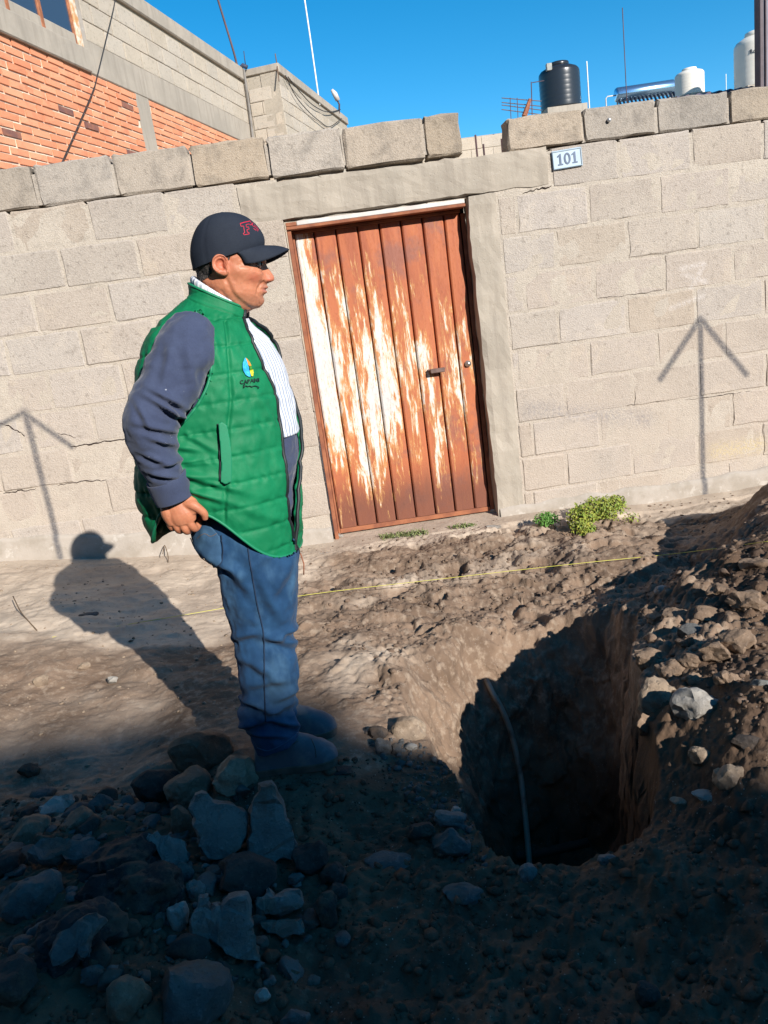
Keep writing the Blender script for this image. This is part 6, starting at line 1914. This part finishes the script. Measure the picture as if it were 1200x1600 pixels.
# knitted collar standing round the neck
colk = [(304, 454, 378, 492, HY, .064, .02), (302, 446, 378, 488, HY, .0655, .02), (300.5, 437, 379, 483, HY, .0668, .02), (302, 433.5, 378, 480, HY, .0655, .02), (305, 437, 375, 482, HY, .063, .02)]
K = crom(colk, 22); th = np.linspace(rad(28), rad(332), 160)
V = np.concatenate([ring_pts(k_, th, 2.1) for k_ in K])
nrm_ = V - V.mean(0); nrm_[:, 2] = 0; nrm_ /= np.linalg.norm(nrm_, axis=1)[:, None]
A = np.tile(th * 17, 22)
V += nrm_ * (.0012 * np.sin(np.tile(th * 110, 22)))[:, None]
me = mesh_np('shirt_collar', V, grid_faces(22, 160), True); setattr_pt(me, 'stripe', A)
o = link('shirt_collar', me, STR.m, man); s_ = o.modifiers.new('s', 'SOLIDIFY'); s_.thickness = .004

# ---------------------------------------------------------------- quilted vest
vk = [  # from hem up: left silhouette, right silhouette, depth centre, half width, shear
 (246, 843, 470, 852, YB, .205, .10), (235, 815, 471, 826, YB, .212, .11), (227, 785, 471, 796, YB, .214, .12), (223, 750, 471, 760, YB, .214, .13), (223, 715, 470, 722, YB, .212, .15), (225, 675, 466, 680, YB, .210, .18), (228, 635, 458, 638, YB, .208, .21),
 (227, 595, 448, 598, YB, .206, .25), (234, 562, 436, 565, YB, .204, .28), (244, 535, 424, 540, YB, .200, .30), (258, 511, 411, 522, YB, .178, .29), (273, 491, 401, 509, YB, .140, .24), (287, 474, 394, 501, YB, .104, .14), (296, 463, 389, 496, YB, .083, .06), (298, 455, 387, 491, YB, .0775, .03), (297.5, 448, 385.5, 486, YB, .0755, .02), (298, 443.5, 384, 482, YB, .0745, .02)]
NR, NC = 230, 300
K = crom(vk, NR)
# zip edge (picture x at picture y on the near side)
zy, zx = zip(*[(478, 384), (490, 381), (500, 381), (520, 387), (545, 399), (570, 411), (600, 425), (625, 433), (650, 439), (690, 443), (730, 446), (770, 450), (800, 454), (830, 461), (856, 466)])
fary, fara = zip(*[(480, -12), (500, -38), (540, -46), (600, -42), (650, -24), (700, -8), (760, 4), (800, 10), (860, 16)])
rows = []; TH = []
for i in range(NR):
    k_ = K[i]
    ym = k_[3]
    mid, half = (k_[0] + k_[2]) / 2, (k_[2] - k_[0]) / 2
    th_try = np.linspace(rad(3), rad(80), 160)
    xs_ = topx(ring_pts(k_, th_try, 2.3))[:, 0]
    thz = np.interp(-np.interp(ym + 2, zy, zx), -xs_, th_try)
    thf = 2 * math.pi + rad(np.interp(ym, fary, fara))
    th = thz + (thf - thz) * np.linspace(0, 1, NC)
    rows.append(ring_pts(k_, th, 2.3)); TH.append(th)
V = np.array(rows); TH = np.array(TH)
# hem: lifted over the wrist at the side, dropping to front and back
tt = np.linspace(0, 1, NR)
lift = np.exp(-(np.abs(np.degrees(TH) - 106) / np.where(np.degrees(TH) < 106, 40, 38)) ** 2.4)
zdrop = (smooth(.42, .0, tt)[:, None]) * lift * .160
V[:, :, 2] += zdrop; V[:, :, 0] += zdrop * .05
V = V.reshape(-1, 3)
gme_ = mesh_np('v', V, grid_faces(NR, NC)); N = no_of(gme_); ctr_ = V.mean(0)
out_ = V - np.array([ctr_[0], YB, 0]); out_[:, 2] = 0
flip_ = (N * out_).sum() < 0
if flip_: N = -N
px_ = topx(V)
zq = V[:, 2] - .02 * np.sin(np.tile(np.linspace(0, 6.28, NC), NR)) * .3
sp = .0735
qph = (zq / sp) % 1.0
qd = np.minimum(qph, 1 - qph) * sp
puff = .72 * (1 - np.exp(-(qd / .0042) ** 2)) + .28 * np.sin(math.pi * qph) ** .6
D = puff * .0046 - .004
D += fbm(V * np.array([1, 1, 1.8]), 7, 3, 91) * .0050 + fbm(V * np.array([1.5, 1.5, 1]), 30, 3, 92) * .0017
# gathers next to the quilting lines
D += .0022 * np.sin(V[:, 0] * 190 + 6 * fbm(V, 9, 2, 93)) * np.exp(-(np.minimum(qph, 1 - qph) / .16) ** 2)
# vertical princess seam
seam_x = np.interp(px_[:, 1], [500, 560, 620, 680, 760, 830], [352, 358, 362, 356, 352, 350])
nearside = V[:, 1] < YB
D -= .008 * np.exp(-((px_[:, 0] - seam_x) / 2.6) ** 2) * nearside * (px_[:, 1] > 500)
collar_m = (np.repeat(tt, NC) > .80)
D = np.where(collar_m, D * .35 + .003, D)
D = D * smooth(-.01, .05, np.repeat(tt, NC))
for a in ((300, 742, 6, 40, 5, .010), (320, 752, 14, 46, 5, .010), (300, 722, -4, 30, 5, .007), (310, 770, 16, 46, 5, .008), (290, 700, 8, 24, 5, .006), (400, 800, 18, 60, 8, .004), (250, 800, 70, 40, 7, .006), (430, 700, 78, 60, 7, .004), (415, 640, 62, 44, 6, .005), (312, 690, 30, 30, 5, .006), (335, 540, 75, 40, 6, .005)):
    D += fold(*a) * nearside
V2 = V + N * D[:, None]
arm_poly = [(313, 488), (320, 499), (327, 520), (331.5, 548), (330.5, 575), (325, 600), (315, 622), (302, 642), (286, 660), (270, 668), (246, 640), (240, 600), (246, 560), (258, 526), (277, 507), (296, 493)]
ins = inpoly(topx(V2), arm_poly) & nearside
F = grid_faces(NR, NC)
F = F[~ins[F].all(1)]
full_me = mesh_np('vf', V2, grid_faces(NR, NC)); vb = bvh_of(full_me)
smooth_me = mesh_np('vs', V + N * .0085, grid_faces(NR, NC)); vbs = bvh_of(smooth_me)
AP = crom([arm_poly[-1]] + arm_poly + arm_poly[:2], 400)
V3_ = V2.copy(); pxv = topx(V2)
for i in np.unique(F[ins[F].any(1)]):
    if ins[i]:
        c_ = AP[np.argmin(((AP - pxv[i]) ** 2).sum(1))]
        q, _n = onto(vb, c_[0], c_[1], 0)
        if q is not None and np.linalg.norm(q - V2[i]) < .05: V3_[i] = q
V2 = V3_
vest_me = mesh_np('vest', V2, np.ascontiguousarray(F[:, ::-1]) if flip_ else F, True)
vest = link('vest', vest_me, GREEN, man)
s_ = vest.modifiers.new('s', 'SOLIDIFY'); s_.thickness = .010; s_.offset = -1
# jeans and sweater lie under the vest: press anything that would poke through it back inside
for me_ in (jeans_me, sw_me):
    Pj = co_of(me_); pj = topx(Pj); mv = 0
    cand_ = np.where((pj[:, 1] > 480) & (pj[:, 1] < 872) & (pj[:, 0] > 210) & (pj[:, 0] < 474) & (Pj[:, 1] < YB + .05))[0]
    if me_ is sw_me: cand_ = [i for i in cand_ if not (Pj[i, 1] < -2.78 and pj[i, 0] < 335)]
    for i in cand_:
        w = Pj[i] - CP; dist = np.linalg.norm(w); w /= dist
        h = vb.ray_cast(Vector(CP), Vector(w))
        if h[0] is not None and h[3] + .016 > dist and h[3] < dist + .10:
            Pj[i] = np.array(h[0]) + w * .018; mv += 1
    set_co(me_, Pj)
# armhole piping with frayed white lining at the back
P_arm = crom([arm_poly[-1]] + arm_poly + arm_poly[:2], 140)[8:-8]
Q = [onto(vb, x, y, .0)[0] for x, y in P_arm]; Q = [q for q in Q if q is not None and q[1] < YB - .07]
Q2 = [Q[0]]
for q in Q[1:]:
    if np.linalg.norm(q - Q2[-1]) < .04: Q2.append(q)
MB().tube(Q2, .0045, 6).build('armhole_piping', GREEN_D, vest, sm=True)
Qd = [onto(vb, x, y, .004)[0] for x, y in crom([(272, 512), (264, 524), (257, 540), (251, 556)], 36)]
fr_ = MB(); rr_ = np.random.default_rng(4)
for q in Qd:
    if q is None: continue
    for _ in range(2):
        d_ = rr_.normal(0, 1, 3); d_ /= np.linalg.norm(d_); p = q + rr_.normal(0, .003, 3)
        fr_.tube([p, p + d_ * .006, p + d_ * .011 + np.array([0, 0, -.003])], .0011, 4)
fr_.build('frayed_lining', simple('lining_white', (.62, .64, .66), .9, .1, .3, bump=0), vest)
# zip tapes on both front edges, hem band, pull cord
for col_ in (0, NC - 1):
    e = V2.reshape(NR, NC, 3)[:, col_]; MB().tube(e[::3], .0058, 8).build('zip_tape', TRIM, vest, sm=True)
hem = V2.reshape(NR, NC, 3)[1]; MB().tube(hem[::3], .0042, 6).build('hem_edge', GREEN_D, vest, sm=True)
colr = V2.reshape(NR, NC, 3)[-1]; MB().tube(colr[::3], .0038, 6).build('collar_edge', GREEN_D, vest, sm=True)
zp = V2.reshape(NR, NC, 3)[2, 0]
MB().tube([zp, zp + np.array([.008, -.004, -.02]), zp + np.array([.012, -.004, -.05]), zp + np.array([.006, -.002, -.085])], .0022, 6).build('zip_cord', RUST, vest, sm=True)
MB().box(zp + np.array([.002, -.006, -.006]), (.005, .003, .010)).build('zip_pull', TRIM, vest, bevel=.001)
surf_patch(vbs, [(341, 662), (346, 659), (354, 664), (359, 690), (362, 720), (361, 752), (352, 756), (345, 752), (346, 725), (344, 695)], GREEN_D, 'pocket_welt', vest, .006, .006)
surf_line(vb, [(340, 662), (342, 690), (344, 720), (343, 750)], .0030, TRIM, 'pocket_opening', vest, .0035, 30)
# emblem and letters embroidered on the chest
BL_ = simple('thread_blue', (.02, .30, .62), .6, .3, .4, 200, .2, 400, .001, col2=(.05, .42, .70)); OR_ = simple('thread_orange', (.72, .27, .03), .6, .3, .2, bump=0); YE_ = simple('thread_yellow', (.62, .60, .03), .6, .3, .2, bump=0); GR_ = simple('thread_green', (.05, .22, .02), .6, .3, .2, bump=0); DKT = simple('thread_dark', (.012, .035, .028), .7, .2, .2, bump=0)
L0 = lambda p: [(350 + x / 15.0, 540 + y / 15.0) for x, y in p]
surf_patch(vb, L0([(478, 290), (505, 350), (545, 470), (580, 600), (605, 740), (560, 735), (490, 690), (440, 610), (418, 520), (420, 420), (448, 345)]), BL_, 'emblem_drop', vest, .004, .0015, 1.0)
surf_patch(vb, L0([(490, 300), (520, 320), (570, 390), (622, 480), (575, 490), (545, 445), (512, 370)]), OR_, 'emblem_flame', vest, .004, .0015, .8)
surf_patch(vb, L0([(575, 495), (625, 490), (650, 565), (590, 578)]), GR_, 'emblem_leaf', vest, .004, .0015, .8)
surf_patch(vb, L0([(592, 585), (660, 575), (672, 650), (662, 725), (620, 722), (600, 660)]), YE_, 'emblem_sun', vest, .004, .0015, .8)
def on_vest(cx, cy, ang, sx):
    a = math.radians(ang); ca, sa_ = math.cos(a), math.sin(a)
    def f(P):
        out = []
        for x, y, z in P:
            u = cx + sx * (x * ca + y * sa_); v = cy - sx * (-x * sa_ + y * ca) * 1.0
            q, n = onto(vb, u, v, .0035 + z)
            out.append(q if q is not None else np.array([0, 0, 0.0]))
        return np.array(out)
    return f
bake_text('CAPAMI', 8.6, .0006, DKT, 'letters', vest, on_vest(389.2, 596, -7, 1.0), .10)
surf_line(vb, L0([(435, 940), (470, 905), (440, 985), (500, 945), (540, 965), (590, 945), (640, 965), (690, 945), (740, 955), (800, 990), (770, 1010)]), .0011, DKT, 'script_line', vest, .004, 60)

# ---------------------------------------------------------------- cap
CAPM = cloth('cap_cotton', (.017, .022, .034), (.021, .027, .040), .85, 520, .2).m
RED = simple('red_thread', (.62, .012, .045), .6, .3, .15, bump=0)
cap_keys = [(303.5, 423, 411, 385, HY, .0835, 0), (302.5, 417, 412, 378, HY, .086, 0), (299.5, 400, 410.5, 369, HY, .087, 0), (300.5, 382, 405, 359, HY, .085, 0), (305.5, 365, 397, 350, HY, .079, 0), (313, 352, 387, 342, HY, .068, 0), (323, 342.5, 376, 337, HY, .052, 0), (335, 337, 365, 334.5, HY, .031, 0), (347, 334, 354, 333.4, HY, .007, 0)]
K = crom(cap_keys, 60); th = np.linspace(0, 2 * math.pi, 97)[:-1]
V = np.concatenate([ring_pts(k_, th, 2.1) for k_ in K])
# panel seams
dip = sum(np.exp(-((np.angle(np.exp(1j * (np.tile(th, 60) - a)))) / .03) ** 2) for a in np.radians([0, 60, 120, 180, 240, 300]))
cen = np.array([V[:, 0].mean(), HY, V[:, 2].min()])
V = V - (V - cen) / np.linalg.norm(V - cen, axis=1)[:, None] * (dip * .0016)[:, None]
cap_me = mesh_np('cap', V, grid_faces(60, 96, True), True)
cap = link('cap', cap_me, CAPM, man); s_ = cap.modifiers.new('s', 'SOLIDIFY'); s_.thickness = .003; s_.offset = -1
tp = atY(333.5, 335.8, HY)
btn, bf = ico(2); link('button', mesh_np('button', btn * np.array([.008, .008, .0045]) + atY(347, 333.8, HY), bf, True), CAPM, cap)
# brim
k0 = K[2]
base_th = np.linspace(rad(-72), rad(72), 49)
B0 = ring_pts(K[1], base_th, 2.1)
tipv = atY(452, 386, HY) - atY(411.5, 380, HY)
NT = 14
rows = []
for j in range(NT):
    t = j / (NT - 1)
    reach = np.cos(base_th * 90 / 73) ** .38
    sidew = np.sin(base_th)
    droop = -.031 * sidew ** 2 * (.30 + .7 * t) * 1.0 + .006 * math.sin(math.pi * t)
    Q = B0 + tipv[None, :] * (reach * t)[:, None]
    Q[:, 2] += droop * (t ** .6)
    Q[:, 1] = HY + (Q[:, 1] - HY) * (1 - .06 * t)
    rows.append(Q)
bm_ = mesh_np('brim', np.concatenate(rows), grid_faces(NT, 49), True)
brim = link('brim', bm_, CAPM, cap); s_ = brim.modifiers.new('s', 'SOLIDIFY'); s_.thickness = .0045; s_.offset = 0
cb = bvh_of(cap_me)
# outlined slab letter F and the start of the next one, wrapped over the crown
Z7 = lambda p: [(280 + x / 6.0, 320 + y / 6.0) for x, y in p]
F_out = Z7([(568, 182), (600, 172), (640, 164), (662, 158), (672, 190), (660, 196), (650, 186), (622, 192), (626, 216), (645, 212), (650, 232), (630, 238), (636, 262), (648, 262), (652, 276), (606, 284), (600, 270), (610, 264), (600, 204), (578, 206), (568, 182)])
def letter(pts):
    Q = []
    for i in range(len(pts) - 1):
        a, b = np.array(pts[i]), np.array(pts[i + 1]); m = max(2, int(np.hypot(*(b - a)) / 1.2))
        for k_ in range(m):
            q, _ = onto(cb, *(a + (b - a) * k_ / m), .0015)
            if q is not None: Q.append(q)
    q, _ = onto(cb, *pts[-1], .0015)
    if q is not None: Q.append(q)
    return MB().tube(Q, .0019, 6).build('letter', RED, cap, sm=True)
letter(F_out)
letter(Z7([(716, 182), (700, 176), (682, 180), (676, 196), (688, 208), (706, 214), (716, 226), (724, 240), (730, 256)]))
letter(Z7([(694, 192), (704, 202), (716, 208), (726, 224), (738, 246)]))
letter(Z7([(690, 226), (702, 236), (716, 246)]))
for x, y in ((389, 347),): pass
